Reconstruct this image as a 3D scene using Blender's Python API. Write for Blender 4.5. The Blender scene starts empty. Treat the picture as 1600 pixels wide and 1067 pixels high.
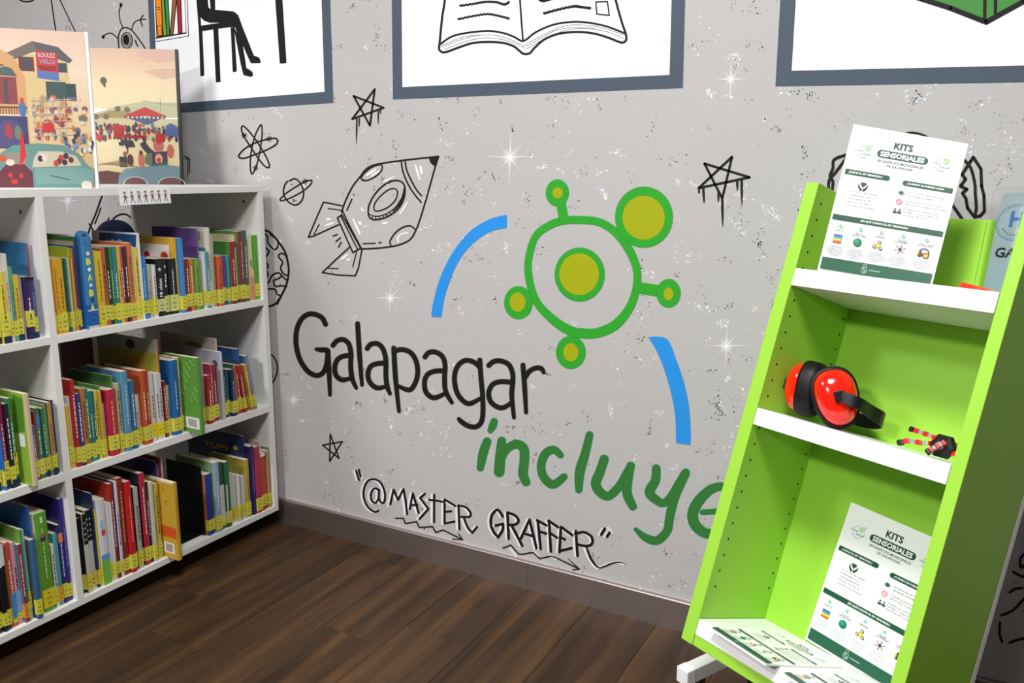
import bpy, math, random
from mathutils import Vector, Matrix
from math import sin, cos, pi, radians as R_

SC = bpy.context.scene
COL = SC.collection
random.seed(7)

# ------------------------------------------------------------------ camera
CAMH = 1.2
YAW, PIT, ROLL, F = -0.49466896, -0.20341641, 0.00965783, 1294.218
_f = Vector((sin(YAW) * cos(PIT), cos(YAW) * cos(PIT), sin(PIT)))
_r0 = Vector((cos(YAW), -sin(YAW), 0))
_u0 = _r0.cross(_f)
_r = cos(ROLL) * _r0 + sin(ROLL) * _u0
_u = -sin(ROLL) * _r0 + cos(ROLL) * _u0
CAM = Vector((0, 0, CAMH))
cam_data = bpy.data.cameras.new('camera')
cam_data.sensor_width = 36.0
cam_data.lens = F / 1600 * 36.0
cam_data.clip_start = 0.02
cam = bpy.data.objects.new('camera', cam_data)
COL.objects.link(cam)
cam.matrix_world = Matrix(((_r.x, _u.x, -_f.x, 0), (_r.y, _u.y, -_f.y, 0), (_r.z, _u.z, -_f.z, CAMH), (0, 0, 0, 1)))
SC.camera = cam

# ------------------------------------------------------------------ world, lamps, exposure
world = bpy.data.worlds.new('room_ambient')
SC.world = world
world.use_nodes = True
bg = world.node_tree.nodes['Background']
bg.inputs[0].default_value = (0.93, 0.95, 1.0, 1)
bg.inputs[1].default_value = 0.07
SC.view_settings.view_transform = 'Standard'
SC.view_settings.look = 'None'
SC.view_settings.gamma = 1.0
SC.view_settings.use_curve_mapping = False
SC.view_settings.exposure = -0.15

def ceiling_lamp(loc, target, size, power, color=(1, 0.985, 0.965)):
    d = bpy.data.lights.new('ceiling_lamp', 'AREA')
    d.shape = 'RECTANGLE'
    d.size, d.size_y = size
    d.energy = power
    d.color = color
    o = bpy.data.objects.new('ceiling_lamp', d)
    COL.objects.link(o)
    o.location = loc
    o.rotation_euler = (Vector(target) - Vector(loc)).to_track_quat('-Z', 'Y').to_euler()
    return o
LZ = 2.87
for lx, ly, pw in ((-1.3, -2.2, 180), (-2.65, -0.05, 68), (-0.35, 0.3, 84)):
    ceiling_lamp((lx, ly, LZ), (lx, ly + 0.001, 0), (0.6, 0.6), pw)

# ------------------------------------------------------------------ pixel <-> place helpers
def ray(px, py):
    return _r * ((px - 800) / F) - _u * ((py - 533.5) / F) + _f

def proj(P):
    d = P - CAM
    z = d.dot(_f)
    return 800 + F * d.dot(_r) / z, 533.5 - F * d.dot(_u) / z

def on_y(px, py, Y):
    d = ray(px, py)
    return CAM + d * (Y / d.y)

def on_plane(px, py, P0, N):
    d = ray(px, py)
    return CAM + d * ((P0 - CAM).dot(N) / d.dot(N))

# ------------------------------------------------------------------ colour and materials
def lin(c):
    out = []
    for v in c[:3]:
        v = v / 255.0
        out.append(v / 12.92 if v <= 0.04045 else ((v + 0.055) / 1.055) ** 2.4)
    return out

MATS = {}
def mat(name, color=None, rough=0.5, metal=0.0, attr=False, alpha=False, bump=0.0, bscale=60.0, spec=0.5, coat=0.0,
        vary=0.0, vscale=8.0, trans=0.0, noisecol=None):
    if name in MATS:
        return MATS[name]
    m = bpy.data.materials.new(name)
    m.use_nodes = True
    nt = m.node_tree
    b = nt.nodes['Principled BSDF']
    b.inputs['Roughness'].default_value = rough
    b.inputs['Metallic'].default_value = metal
    b.inputs['Specular IOR Level'].default_value = spec
    if coat:
        b.inputs['Coat Weight'].default_value = coat
        b.inputs['Coat Roughness'].default_value = 0.1
    if trans:
        b.inputs['Transmission Weight'].default_value = trans
    tc = nt.nodes.new('ShaderNodeTexCoord')
    if attr:
        at = nt.nodes.new('ShaderNodeVertexColor')
        at.layer_name = 'Col'
        src = at.outputs['Color']
        if alpha:
            nt.links.new(at.outputs['Alpha'], b.inputs['Alpha'])
    else:
        rgb = nt.nodes.new('ShaderNodeRGB')
        rgb.outputs[0].default_value = (*lin(color), 1)
        src = rgb.outputs[0]
    if vary:
        nz = nt.nodes.new('ShaderNodeTexNoise')
        nz.inputs['Scale'].default_value = vscale
        nz.inputs['Detail'].default_value = 4
        nt.links.new(tc.outputs['Object'], nz.inputs['Vector'])
        mr = nt.nodes.new('ShaderNodeMapRange')
        mr.inputs['To Min'].default_value = 1 - vary
        mr.inputs['To Max'].default_value = 1 + vary
        nt.links.new(nz.outputs['Fac'], mr.inputs['Value'])
        mx = nt.nodes.new('ShaderNodeVectorMath')
        mx.operation = 'SCALE'
        nt.links.new(src, mx.inputs[0])
        nt.links.new(mr.outputs[0], mx.inputs['Scale'])
        src = mx.outputs[0]
    nt.links.new(src, b.inputs['Base Color'])
    if bump:
        nb = nt.nodes.new('ShaderNodeTexNoise')
        nb.inputs['Scale'].default_value = bscale
        nb.inputs['Detail'].default_value = 5
        nt.links.new(tc.outputs['Object'], nb.inputs['Vector'])
        bp = nt.nodes.new('ShaderNodeBump')
        bp.inputs['Strength'].default_value = bump
        bp.inputs['Distance'].default_value = 0.002
        nt.links.new(nb.outputs['Fac'], bp.inputs['Height'])
        nt.links.new(bp.outputs[0], b.inputs['Normal'])
    MATS[name] = m
    return m

def wood_material():
    m = bpy.data.materials.new('oak_laminate')
    m.use_nodes = True
    nt = m.node_tree
    N, L = nt.nodes.new, nt.links.new
    b = nt.nodes['Principled BSDF']
    tc = N('ShaderNodeTexCoord')
    oi = N('ShaderNodeObjectInfo')
    mul = N('ShaderNodeMath'); mul.operation = 'MULTIPLY'; mul.inputs[1].default_value = 37.0
    L(oi.outputs['Random'], mul.inputs[0])
    cmb = N('ShaderNodeCombineXYZ')
    L(mul.outputs[0], cmb.inputs[0]); L(mul.outputs[0], cmb.inputs[1])
    add = N('ShaderNodeVectorMath'); add.operation = 'ADD'
    L(tc.outputs['Object'], add.inputs[0]); L(cmb.outputs[0], add.inputs[1])
    mp = N('ShaderNodeMapping'); mp.inputs['Scale'].default_value = (14.0, 0.75, 1.0)
    L(add.outputs[0], mp.inputs[0])
    n1 = N('ShaderNodeTexNoise'); n1.inputs['Scale'].default_value = 1.3; n1.inputs['Detail'].default_value = 6; n1.inputs['Distortion'].default_value = 0.8
    L(mp.outputs[0], n1.inputs['Vector'])
    mp2 = N('ShaderNodeMapping'); mp2.inputs['Scale'].default_value = (120.0, 3.0, 1.0)
    L(add.outputs[0], mp2.inputs[0])
    n2 = N('ShaderNodeTexNoise'); n2.inputs['Scale'].default_value = 2.0; n2.inputs['Detail'].default_value = 4
    L(mp2.outputs[0], n2.inputs['Vector'])
    mp3 = N('ShaderNodeMapping'); mp3.inputs['Scale'].default_value = (8.0, 1.5, 1.0)
    L(add.outputs[0], mp3.inputs[0])
    vo = N('ShaderNodeTexNoise'); vo.inputs['Scale'].default_value = 1.1; vo.inputs['Detail'].default_value = 3; vo.inputs['Distortion'].default_value = 1.2
    L(mp3.outputs[0], vo.inputs['Vector'])
    cr = N('ShaderNodeValToRGB')
    e = cr.color_ramp.elements
    e[0].position = 0.28; e[0].color = (*lin((46, 33, 23)), 1)
    e[1].position = 0.72; e[1].color = (*lin((90, 63, 38)), 1)
    k = e.new(0.5); k.color = (*lin((69, 48, 31)), 1)
    L(n1.outputs['Fac'], cr.inputs[0])
    cr2 = N('ShaderNodeValToRGB')
    e2 = cr2.color_ramp.elements
    e2[0].position = 0.30; e2[0].color = (0.55, 0.52, 0.5, 1)
    e2[1].position = 0.50; e2[1].color = (1, 1, 1, 1)
    L(vo.outputs['Fac'], cr2.inputs[0])
    m1 = N('ShaderNodeMix'); m1.data_type = 'RGBA'; m1.blend_type = 'MULTIPLY'; m1.inputs[0].default_value = 0.75
    L(cr.outputs[0], m1.inputs['A']); L(cr2.outputs[0], m1.inputs['B'])
    mr = N('ShaderNodeMapRange'); mr.inputs['To Min'].default_value = 0.72; mr.inputs['To Max'].default_value = 1.28
    L(n2.outputs['Fac'], mr.inputs['Value'])
    mr2 = N('ShaderNodeMapRange'); mr2.inputs['To Min'].default_value = 0.82; mr2.inputs['To Max'].default_value = 1.15
    L(oi.outputs['Random'], mr2.inputs['Value'])
    mm = N('ShaderNodeMath'); mm.operation = 'MULTIPLY'
    L(mr.outputs[0], mm.inputs[0]); L(mr2.outputs[0], mm.inputs[1])
    sc = N('ShaderNodeVectorMath'); sc.operation = 'SCALE'
    L(m1.outputs['Result'], sc.inputs[0]); L(mm.outputs[0], sc.inputs['Scale'])
    L(sc.outputs[0], b.inputs['Base Color'])
    b.inputs['Roughness'].default_value = 0.5
    b.inputs['Specular IOR Level'].default_value = 0.28
    bp = N('ShaderNodeBump'); bp.inputs['Strength'].default_value = 0.12; bp.inputs['Distance'].default_value = 0.001
    L(n2.outputs['Fac'], bp.inputs['Height']); L(bp.outputs[0], b.inputs['Normal'])
    return m

def steel_material():
    m = bpy.data.materials.new('brushed_steel')
    m.use_nodes = True
    nt = m.node_tree
    b = nt.nodes['Principled BSDF']
    b.inputs['Metallic'].default_value = 1.0
    b.inputs['Base Color'].default_value = (*lin((190, 178, 176)), 1)
    b.inputs['Roughness'].default_value = 0.46
    tc = nt.nodes.new('ShaderNodeTexCoord')
    mp = nt.nodes.new('ShaderNodeMapping'); mp.inputs['Scale'].default_value = (6, 1, 900)
    nz = nt.nodes.new('ShaderNodeTexNoise'); nz.inputs['Scale'].default_value = 1.0; nz.inputs['Detail'].default_value = 3
    bp = nt.nodes.new('ShaderNodeBump'); bp.inputs['Strength'].default_value = 0.15; bp.inputs['Distance'].default_value = 0.0006
    nt.links.new(tc.outputs['Object'], mp.inputs[0]); nt.links.new(mp.outputs[0], nz.inputs['Vector'])
    nt.links.new(nz.outputs['Fac'], bp.inputs['Height']); nt.links.new(bp.outputs[0], b.inputs['Normal'])
    return m

M_WALL = mat('painted_plaster', (188, 186, 186), 0.75, bump=0.25, bscale=140, vary=0.03, vscale=2.5, spec=0.3)
M_PAINT = mat('mural_paint', attr=True, alpha=True, rough=0.62, spec=0.3, vary=0.05, vscale=30)
M_PRINT = mat('printed_paper', attr=True, rough=0.42, spec=0.4)
M_GLOSS = mat('glossy_cover', attr=True, rough=0.32, spec=0.45, vary=0.05, vscale=25)
M_PAGES = mat('paper_pages', (226, 216, 192), 0.8, vary=0.08, vscale=300)
M_WHITE = mat('white_melamine', (232, 231, 228), 0.42, bump=0.04, bscale=200)
M_GREEN = mat('lime_green_melamine', (152, 207, 66), 0.4, spec=0.25, bump=0.03, bscale=250, vary=0.015, vscale=3)
M_WLACQ = mat('white_lacquer', (246, 246, 248), 0.35, bump=0.02)
M_BLACK = mat('black_plastic', (14, 14, 16), 0.42, spec=0.35, bump=0.05, bscale=90)
M_RUBBER = mat('black_cushion_vinyl', (12, 12, 13), 0.5, spec=0.3, bump=0.08, bscale=120)
M_RED = mat('glossy_red_plastic', (236, 30, 12), 0.14, coat=0.6, vary=0.02)
M_REDT = mat('red_toy_plastic', (205, 22, 28), 0.3, vary=0.03)
M_GREYT = mat('grey_toy_plastic', (140, 142, 150), 0.3, vary=0.03)
M_SCREW = mat('dull_metal', (110, 112, 112), 0.4, 0.8, vary=0.05)
M_DARK = mat('dark_groove', (38, 28, 22), 0.8, vary=0.1)
M_ACRYL = mat('clear_acrylic', (250, 252, 252), 0.05, trans=1.0, vary=0.01)
M_ACRYL.node_tree.nodes['Principled BSDF'].inputs['IOR'].default_value = 1.12
M_WOOD = wood_material()
M_STEEL = steel_material()

# ------------------------------------------------------------------ mesh helpers
def link(o, parent=None):
    COL.objects.link(o)
    if parent:
        o.parent = parent
    return o

def empty(name, loc=(0, 0, 0), parent=None):
    o = bpy.data.objects.new(name, None)
    o.empty_display_size = 0.05
    o.location = loc
    return link(o, parent)

def tag(o, label=None, cat=None, group=None, kind=None):
    if label: o['label'] = label
    if cat: o['category'] = cat
    if group: o['group'] = group
    if kind: o['kind'] = kind
    return o

class MB:
    """collects polygons, optionally with one RGBA colour per vertex"""
    def __init__(s):
        s.v, s.f, s.c = [], [], []
    def poly(s, pts, col=(255, 255, 255), alphas=None):
        n = len(s.v)
        s.v += [tuple(p) for p in pts]
        l = lin(col)
        for i in range(len(pts)):
            s.c.append((*l, 1.0 if alphas is None else alphas[i]))
        s.f.append(list(range(n, n + len(pts))))
    def box(s, x0, x1, y0, y1, z0, z1, col=(255, 255, 255), M=None, bev=0.0):
        P = [(x0, y0, z0), (x1, y0, z0), (x1, y1, z0), (x0, y1, z0), (x0, y0, z1), (x1, y0, z1), (x1, y1, z1), (x0, y1, z1)]
        if M: P = [M @ Vector(p) for p in P]
        n = len(s.v)
        s.v += [tuple(p) for p in P]
        l = lin(col)
        s.c += [(*l, 1.0)] * 8
        for q in ((0, 3, 2, 1), (4, 5, 6, 7), (0, 1, 5, 4), (1, 2, 6, 5), (2, 3, 7, 6), (3, 0, 4, 7)):
            s.f.append([n + i for i in q])
    def grid(s, rows, col=(255, 255, 255), close=False):
        """rows of points joined by quads"""
        n = len(s.v); w = len(rows[0]); l = lin(col)
        for r in rows:
            s.v += [tuple(p) for p in r]
            s.c += [(*l, 1.0)] * w
        for i in range(len(rows) - 1):
            for j in range(w if close else w - 1):
                k = (j + 1) % w
                s.f.append([n + i * w + j, n + i * w + k, n + (i + 1) * w + k, n + (i + 1) * w + j])
    def mesh(s, name, m, attr=False, smooth=False):
        me = bpy.data.meshes.new(name)
        me.from_pydata(s.v, [], s.f)
        if attr:
            a = me.color_attributes.new('Col', 'FLOAT_COLOR', 'POINT')
            a.data.foreach_set('color', [x for c in s.c for x in c])
        me.materials.append(m)
        if smooth:
            me.polygons.foreach_set('use_smooth', [True] * len(me.polygons))
        me.update()
        return me
    def obj(s, name, m, parent=None, attr=False, smooth=False, bevel=0.0):
        o = bpy.data.objects.new(name, s.mesh(name, m, attr, smooth))
        if bevel:
            md = o.modifiers.new('edge', 'BEVEL'); md.width = bevel; md.segments = 2; md.limit_method = 'ANGLE'
        return link(o, parent)

def boxobj(name, m, x0, x1, y0, y1, z0, z1, parent=None, bevel=0.0):
    b = MB(); b.box(x0, x1, y0, y1, z0, z1)
    return b.obj(name, m, parent, bevel=bevel)

def catmull(pts, n=6, closed=False):
    if len(pts) < 3:
        return list(pts)
    P = list(pts)
    if closed:
        P = [P[-1]] + P + [P[0], P[1]]
    else:
        P = [P[0]] + P + [P[-1]]
    out = []
    for i in range(1, len(P) - 2):
        p0, p1, p2, p3 = P[i - 1], P[i], P[i + 1], P[i + 2]
        for k in range(n):
            t = k / n
            out.append(tuple(0.5 * ((2 * b) + (-a + c) * t + (2 * a - 5 * b + 4 * c - d) * t * t + (-a + 3 * b - 3 * c + d) * t ** 3)
                             for a, b, c, d in zip(p0, p1, p2, p3)))
    if not closed:
        out.append(tuple(P[-2]))
    return out

# ------------------------------------------------------------------ the setting
WY = 1.998
wall = MB()
wall.box(-4.2, 2.6, WY, WY + 0.12, 0, 3.0)
wall = tag(wall.obj('wall_back', M_WALL), 'pale grey plaster wall painted with a graffiti mural', kind='structure')

floor = boxobj('floor', M_DARK, -4.2, 2.6, -1.2, WY, -0.03, -0.0025)
tag(floor, 'dark oak plank floor', kind='structure')
PW = 0.195
def plank(x0, y0, y1):
    g = 0.0006
    b = MB()
    x1 = x0 + PW
    cx, cy = (x0 + x1) / 2, (y0 + y1) / 2
    w, l, bv = PW / 2 - g, (y1 - y0) / 2 - g, 0.0014
    lo = [(-w, -l, -0.002), (w, -l, -0.002), (w, l, -0.002), (-w, l, -0.002)]
    mi = [(-w, -l, -0.0008), (w, -l, -0.0008), (w, l, -0.0008), (-w, l, -0.0008)]
    hi = [(-w + bv, -l + bv, 0), (w - bv, -l + bv, 0), (w - bv, l - bv, 0), (-w + bv, l - bv, 0)]
    b.grid([lo, mi, hi], close=True)
    b.f.append([8, 9, 10, 11])
    o = b.obj('plank', M_WOOD, floor)
    o.location = (cx, cy, 0)
rj = random.Random(3)
for i in range(-13, 16):
    x0 = -1.4 + PW * i
    if x0 < -4.0 or x0 > 2.3: continue
    js = {0: 1.545, -1: 0.62, -2: 1.30, 1: 0.35, 2: 0.9, 3: -0.1}.get(i, rj.uniform(0.0, 1.5))
    ys = [y for y in (js - 2.6, js - 1.3, js, js + 1.3) if -1.2 < y < WY - 0.05]
    ys = [-1.2] + ys + [WY - 0.001]
    for a, b in zip(ys[:-1], ys[1:]):
        if b - a > 0.02: plank(x0, a, b)

BBH = 0.0855
def skirting(name, x0, x1, parent=None):
    b = MB()
    prof = [(WY, 0.0), (WY - 0.013, 0.0), (WY - 0.013, BBH - 0.003), (WY - 0.0115, BBH), (WY, BBH)]
    b.grid([[(x, y, z) for x in (x0, x1)] for y, z in prof])
    for x in (x0, x1):
        b.poly([(x, y, z) for y, z in prof])
    return b.obj(name, M_STEEL, parent)
bb = tag(skirting('baseboard_back', -4.2, -1.012), 'brushed steel skirting along the mural wall', kind='structure')
skirting('skirting_length', -1.0112, 2.6, bb)

# ------------------------------------------------------------------ mural: paint strokes on the wall plane
class Paint:
    """strokes are traced flat on the wall: outline points are turned into places on the wall face"""
    def __init__(s, layer=0):
        s.mb = MB(); s.d = 0.0004 + layer * 0.0003
    def pt(s, p):
        return on_y(p[0], p[1], WY - s.d)
    def step(s):
        s.d += 0.000006
    def fill(s, pts, col, soft=0.0):
        s.step()
        s.mb.poly([s.pt(p) for p in pts], col)
        if soft:
            n = len(pts)
            ar = sum(pts[i][0] * pts[(i + 1) % n][1] - pts[(i + 1) % n][0] * pts[i][1] for i in range(n))
            sg = 1 if ar > 0 else -1
            out = []
            for i in range(n):
                a, b = pts[i - 1], pts[(i + 1) % n]
                dx, dy = b[0] - a[0], b[1] - a[1]
                l = math.hypot(dx, dy) or 1
                out.append((pts[i][0] + sg * dy / l * soft, pts[i][1] - sg * dx / l * soft))
            for i in range(n):
                j = (i + 1) % n
                s.mb.poly([s.pt(pts[i]), s.pt(pts[j]), s.pt(out[j]), s.pt(out[i])], col, [1, 1, 0, 0])
    def ellipse(s, cx, cy, rx, ry, col, soft=0.0, n=36, rot=0.0):
        s.fill([(cx + rx * cos(t) * cos(rot) - ry * sin(t) * sin(rot), cy + rx * cos(t) * sin(rot) + ry * sin(t) * cos(rot))
                for t in (2 * pi * i / n for i in range(n))], col, soft)
    def line(s, pts, w, col=(20, 20, 20), smooth=True, closed=False, soft=0.0, alpha=1.0, cap=True):
        """w: width in px or list of widths per control point"""
        s.step()
        if isinstance(w, (int, float)): w = [w] * len(pts)
        q = [(p[0], p[1], ww) for p, ww in zip(pts, w)]
        if smooth: q = catmull(q, 6, closed)
        elif closed: q = q + [q[0]]
        if smooth and closed: q = q + [q[0]]
        if not smooth:        # split corners so that joints stay full
            for a, b in zip(q[:-1], q[1:]):
                s._ribbon([a, b], col, soft, alpha, True)
            return
        s._ribbon(q, col, soft, alpha, cap and not closed)
    def _ribbon(s, q, col, soft, alpha, cap):
        offs = [(-1, -soft, 0), (-1, 0, alpha), (1, 0, alpha), (1, soft, 0)] if soft else [(-1, 0, alpha), (1, 0, alpha)]
        rows, T = [], []
        n = len(q)
        for i in range(n):
            a, b = q[max(0, i - 1)], q[min(n - 1, i + 1)]
            dx, dy = b[0] - a[0], b[1] - a[1]
            l = math.hypot(dx, dy) or 1
            T.append((dx / l, dy / l))
            nx, ny = -dy / l, dx / l
            rows.append([(q[i][0] + nx * (sg * q[i][2] / 2 + so), q[i][1] + ny * (sg * q[i][2] / 2 + so), al) for sg, so, al in offs])
        for A, B in zip(rows[:-1], rows[1:]):
            for j in range(len(offs) - 1):
                c = [A[j], A[j + 1], B[j + 1], B[j]]
                s.mb.poly([s.pt(p) for p in c], col, [p[2] for p in c])
        if cap:
            for i, sg in ((0, -1), (n - 1, 1)):
                cx, cy, w = q[i]
                tx, ty = T[i][0] * sg, T[i][1] * sg
                nx, ny = -ty, tx
                arc = [(cos(t), sin(t)) for t in (-pi / 2 + pi * k / 8 for k in range(9))]
                ring = [(cx + (tx * a + nx * b) * w / 2, cy + (ty * a + ny * b) * w / 2) for a, b in arc]
                s.mb.poly([s.pt(p) for p in ring], col, [alpha] * 9)
                if soft:
                    r2 = [(cx + (tx * a + nx * b) * (w / 2 + soft), cy + (ty * a + ny * b) * (w / 2 + soft)) for a, b in arc]
                    for k in range(8):
                        s.mb.poly([s.pt(ring[k]), s.pt(ring[k + 1]), s.pt(r2[k + 1]), s.pt(r2[k])], col, [alpha, alpha, 0, 0])
    def sparkle(s, cx, cy, rays, glow, a0=1.0):
        col = (252, 252, 255)
        for ang, ln, w in rays:
            s.step()
            t = R_(ang)
            dx, dy = cos(t), -sin(t)
            nx, ny = -dy, dx
            c, tip = (cx, cy), (cx + dx * ln, cy + dy * ln)
            for sg in (-1, 1):
                e = (cx + nx * w * sg, cy + ny * w * sg)
                e2 = (tip[0] + nx * w * .4 * sg, tip[1] + ny * w * .4 * sg)
                s.mb.poly([s.pt(c), s.pt(tip), s.pt(e2), s.pt(e)], col, [a0, 0.0, 0.0, 0.0])
        s.step()
        n = 16
        for k in range(n):
            a, b = 2 * pi * k / n, 2 * pi * (k + 1) / n
            s.mb.poly([s.pt((cx, cy)), s.pt((cx + glow * cos(a), cy + glow * sin(a))), s.pt((cx + glow * cos(b), cy + glow * sin(b)))], col, [a0, 0, 0])
    def done(s, name, label=None, kind=None):
        o = s.mb.obj(name, M_PAINT, wall, attr=True)
        return tag(o, label, kind=kind)

def Z(x0, y0, sc):
    return lambda *pts: [(x0 + p[0] / sc, y0 + p[1] / sc) for p in pts]

K = (19, 19, 18)
SLATE = (76, 88, 104)
WHT = (246, 246, 250)

# splatter flecks --------------------------------------------------
rs = random.Random(11)
sp = Paint(0)
def fleck(x, y, r, col, ang=None, asp=1.0, al=0.9):
    n = rs.choice((4, 5, 6))
    ang = rs.uniform(0, 6.28) if ang is None else ang
    pts = []
    for i in range(n):
        t = 2 * pi * i / n
        k = rs.uniform(0.6, 1.25)
        a, b = r * asp * k * cos(t), r * k * sin(t)
        pts.append((x + a * cos(ang) - b * sin(ang), y + a * sin(ang) + b * cos(ang)))
    sp.mb.poly([sp.pt(p) for p in pts], col, [al] * n)
def cluster(x, y, n, spread, kind, big=1.0):
    base = {'w': (240, 240, 242), 'p': (168, 132, 134), 'n': (40, 66, 92), 'g': (70, 74, 78)}[kind]
    dirn = rs.uniform(0, 6.28)
    for _ in range(n):
        d = rs.gauss(0, spread)
        e = rs.gauss(0, spread * 0.4)
        px, py = x + d * cos(dirn) - e * sin(dirn), y + d * sin(dirn) + e * cos(dirn)
        c = tuple(max(0, min(255, v + rs.randint(-14, 14))) for v in base)
        fleck(px, py, (abs(rs.gauss(0.55, 0.4)) * big + 0.25) * {'w': 1.55, 'p': 1.25}.get(kind, 0.92), c, dirn + rs.gauss(0.6, 0.4), rs.uniform(1, 2.4), rs.uniform(0.55, 1))
for _ in range(1150):
    x, y = rs.uniform(-160, 1760), rs.uniform(-150, 960)
    if 842 < x < 985 and 365 < y < 510: continue
    cluster(x, y, rs.randint(5, 16), rs.uniform(4, 13), rs.choice('wwwwwwpppnng'), rs.uniform(0.5, 0.85))
for x, y, n, s_, b in ((1265, 150, 26, 9, 0.8), (1430, 152, 30, 9, 1.0), (1256, 238, 16, 7, 1.0), (1118, 628, 22, 10, 1.1), (1123, 640, 14, 7, 1.2),
                    (1186, 370, 14, 9, 0.9), (1187, 380, 8, 5, 1.2), (600, 280, 12, 8, 0.8), (1135, 478, 16, 7, 0.9), (1112, 580, 8, 5, 0.9),
                    (1580, 265, 16, 8, 0.9), (1565, 282, 12, 6, 0.8), (1125, 645, 20, 12, 0.9), (700, 290, 14, 8, 0.7), (750, 275, 10, 5, 0.8),
                    (603, 628, 14, 4, 0.8), (800, 200, 8, 4, 1.0), (1180, 70, 14, 8, 0.8), (550, 12, 16, 5, 0.9)):
    cluster(x, y, n, s_, 'n', b)
for x, y, n, s_, b in ((1150, 90, 14, 10, 1.2), (1112, 145, 16, 7, 1.1), (1195, 185, 3, 2, 1.6), (940, 300, 14, 5, 1.2), (1210, 335, 14, 7, 1.2), (1090, 480, 14, 9, 1.2),
                    (1180, 480, 8, 6, 1.2), (640, 640, 12, 6, 1.0), (955, 640, 14, 6, 1.1), (1090, 290, 14, 7, 1.0)):
    cluster(x, y, n, s_, 'w', b)
sp.done('paint_splatter', 'fine white, pink and navy paint flecks', 'stuff')

# picture frames ----------------------------------------------------
def frame(outer, inner, name, label):
    p = Paint(1)
    p.fill(outer, SLATE)
    p.fill(inner, WHT)
    return p.done(name, label)
TOP = -330
frame([(219, TOP), (238, 179), (521, 160.7), (505, TOP - 8)], [(229, TOP + 14), (246.5, 164), (507, 143.5), (492, TOP + 7)], 'painted_frame', 'slate frame around a white field with a seated reader')
frame([(608, TOP), (614, 155.3), (1067, 137.5), (1079, TOP)], [(625, TOP + 18), (628.7, 136), (1046, 117), (1058, TOP + 18)], 'painted_frame', 'slate frame around a white field with an open book')
frame([(1238, TOP), (1211.5, 135), (1680, 127), (1712, TOP)], [(1262, TOP + 20), (1237, 110.5), (1655, 101), (1686, TOP + 20)], 'painted_frame', 'slate frame around a white field with a green book')

# reader on a chair
z = Z(260, 0, 5.333)
p = Paint(2)
for poly in ([(252, -420), (335, -420), (345, 0), (350, 60), (370, 78), (560, 95), (598, 125), (612, 165), (570, 230), (445, 190), (360, 190), (310, 170), (285, 145), (268, 100), (255, 0)],
             [(362, -300), (398, -300), (405, 0), (407, 84), (368, 78), (362, 0)],
             [(598, 125), (640, 240), (730, 465), (752, 470), (775, 482), (785, 510), (783, 527), (705, 528), (690, 500), (570, 225)],
             [(560, 220), (632, 345), (668, 570), (690, 578), (718, 600), (722, 630), (705, 642), (642, 626), (620, 540), (570, 280)],
             [(283, 214), (445, 190), (560, 185), (572, 222), (430, 240), (285, 262)],
             [(248, -420), (268, -420), (275, 0), (292, 250), (300, 262), (316, 630), (283, 635), (270, 262), (250, 0)],
             [(390, 240), (432, 238), (452, 683), (412, 687)],
             [(535, 228), (565, 226), (587, 590), (568, 604), (552, 595)],
             [(890, -420), (945, -420), (967, 0), (1001, 523), (972, 531), (944, 528), (907, 0)]):
    p.fill(z(*poly), K)
p.ellipse(323, -105, 17, 22, K)
p.done('painted_reader', 'black silhouette of a figure sitting on a chair')

# little bookshelf in the first frame
z = Z(150, 0, 8.889)
p = Paint(2)
for poly, c in (([(818, -150), (900, -150), (930, 500), (845, 515)], (247, 140, 30)), ([(903, -60), (940, -60), (985, 495), (935, 500)], (140, 160, 45)),
                ([(943, -150), (995, -150), (1025, 490), (985, 495)], (45, 150, 75)), ([(1075, -130), (1130, -130), (1070, 480), (1030, 490)], (165, 95, 50)),
                ([(1115, -140), (1172, -140), (1195, 460), (1145, 465)], (175, 35, 45))):
    q = z(*poly)
    p.fill(q, c)
    p.line(q, 1.5, K, smooth=False, closed=True)
p.line(z((845, 105), (885, 102)), 1.0, K, smooth=False); p.line(z((850, 130), (890, 127)), 1.0, K, smooth=False)
p.line(z((850, 360), (905, 352), (920, 490), (865, 498)), 1.0, K, smooth=False, closed=True)
p.line(z((835, 527), (1250, 457)), 2.1, K, smooth=False)
p.line(z((838, 575), (1285, 500), (1262, -160)), 1.1, K, smooth=False)
p.line(z((1250, 455), (1230, -160)), 0.9, K, smooth=False)
p.done('painted_bookshelf', 'small painted shelf with five coloured books')

# alien and tripod beside the first frame
p = Paint(2)
p.line(z((335, 100), (320, 170), (335, 290), (375, 385)), 1.5); p.ellipse(188.8, 7.8, 2.3, 3.4, K)
p.line(z((495, 405), (520, 330), (560, 290), (610, 275)), 1.5)
for e in ((655, 210), (690, 265), (645, 365)): p.line(z((610, 275), e), 1.7)
p.line(z((115, 490), (170, 462), (230, 470), (300, 530)), 1.6); p.ellipse(161.2, 57.6, 2.4, 2.8, K)
p.line(z((330, 760), (308, 540), (330, 440), (370, 390), (430, 385), (500, 425), (570, 510), (660, 640), (740, 780)), 1.9)
p.line([(198 + 8.6 * cos(t), 63 + 12.2 * sin(t)) for t in (2 * pi * i / 16 for i in range(16))], 1.5, closed=True)
p.line([(198 + 6.2 * cos(t), 63 + 9 * sin(t)) for t in (2 * pi * i / 16 for i in range(16))], 1.0, closed=True)
p.ellipse(197.4, 62.5, 4.6, 7.6, K)
p.line([(211.5, 63), (213, 68), (215, 72)], 2.0)
p.done('painted_alien', 'black line drawing of a one-eyed alien with antennae')
p = Paint(2)
p.line([(88, -12), (117, 48), (165, 140)], 1.6); p.line([(79, -6), (86.5, 45), (96, 110)], 1.8)
p.line([(27, -4), (33, 1), (42, 2.5), (50, 1), (56, -4)], 2.2)
p.done('painted_telescope', 'black lines of a painted tripod')
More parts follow.
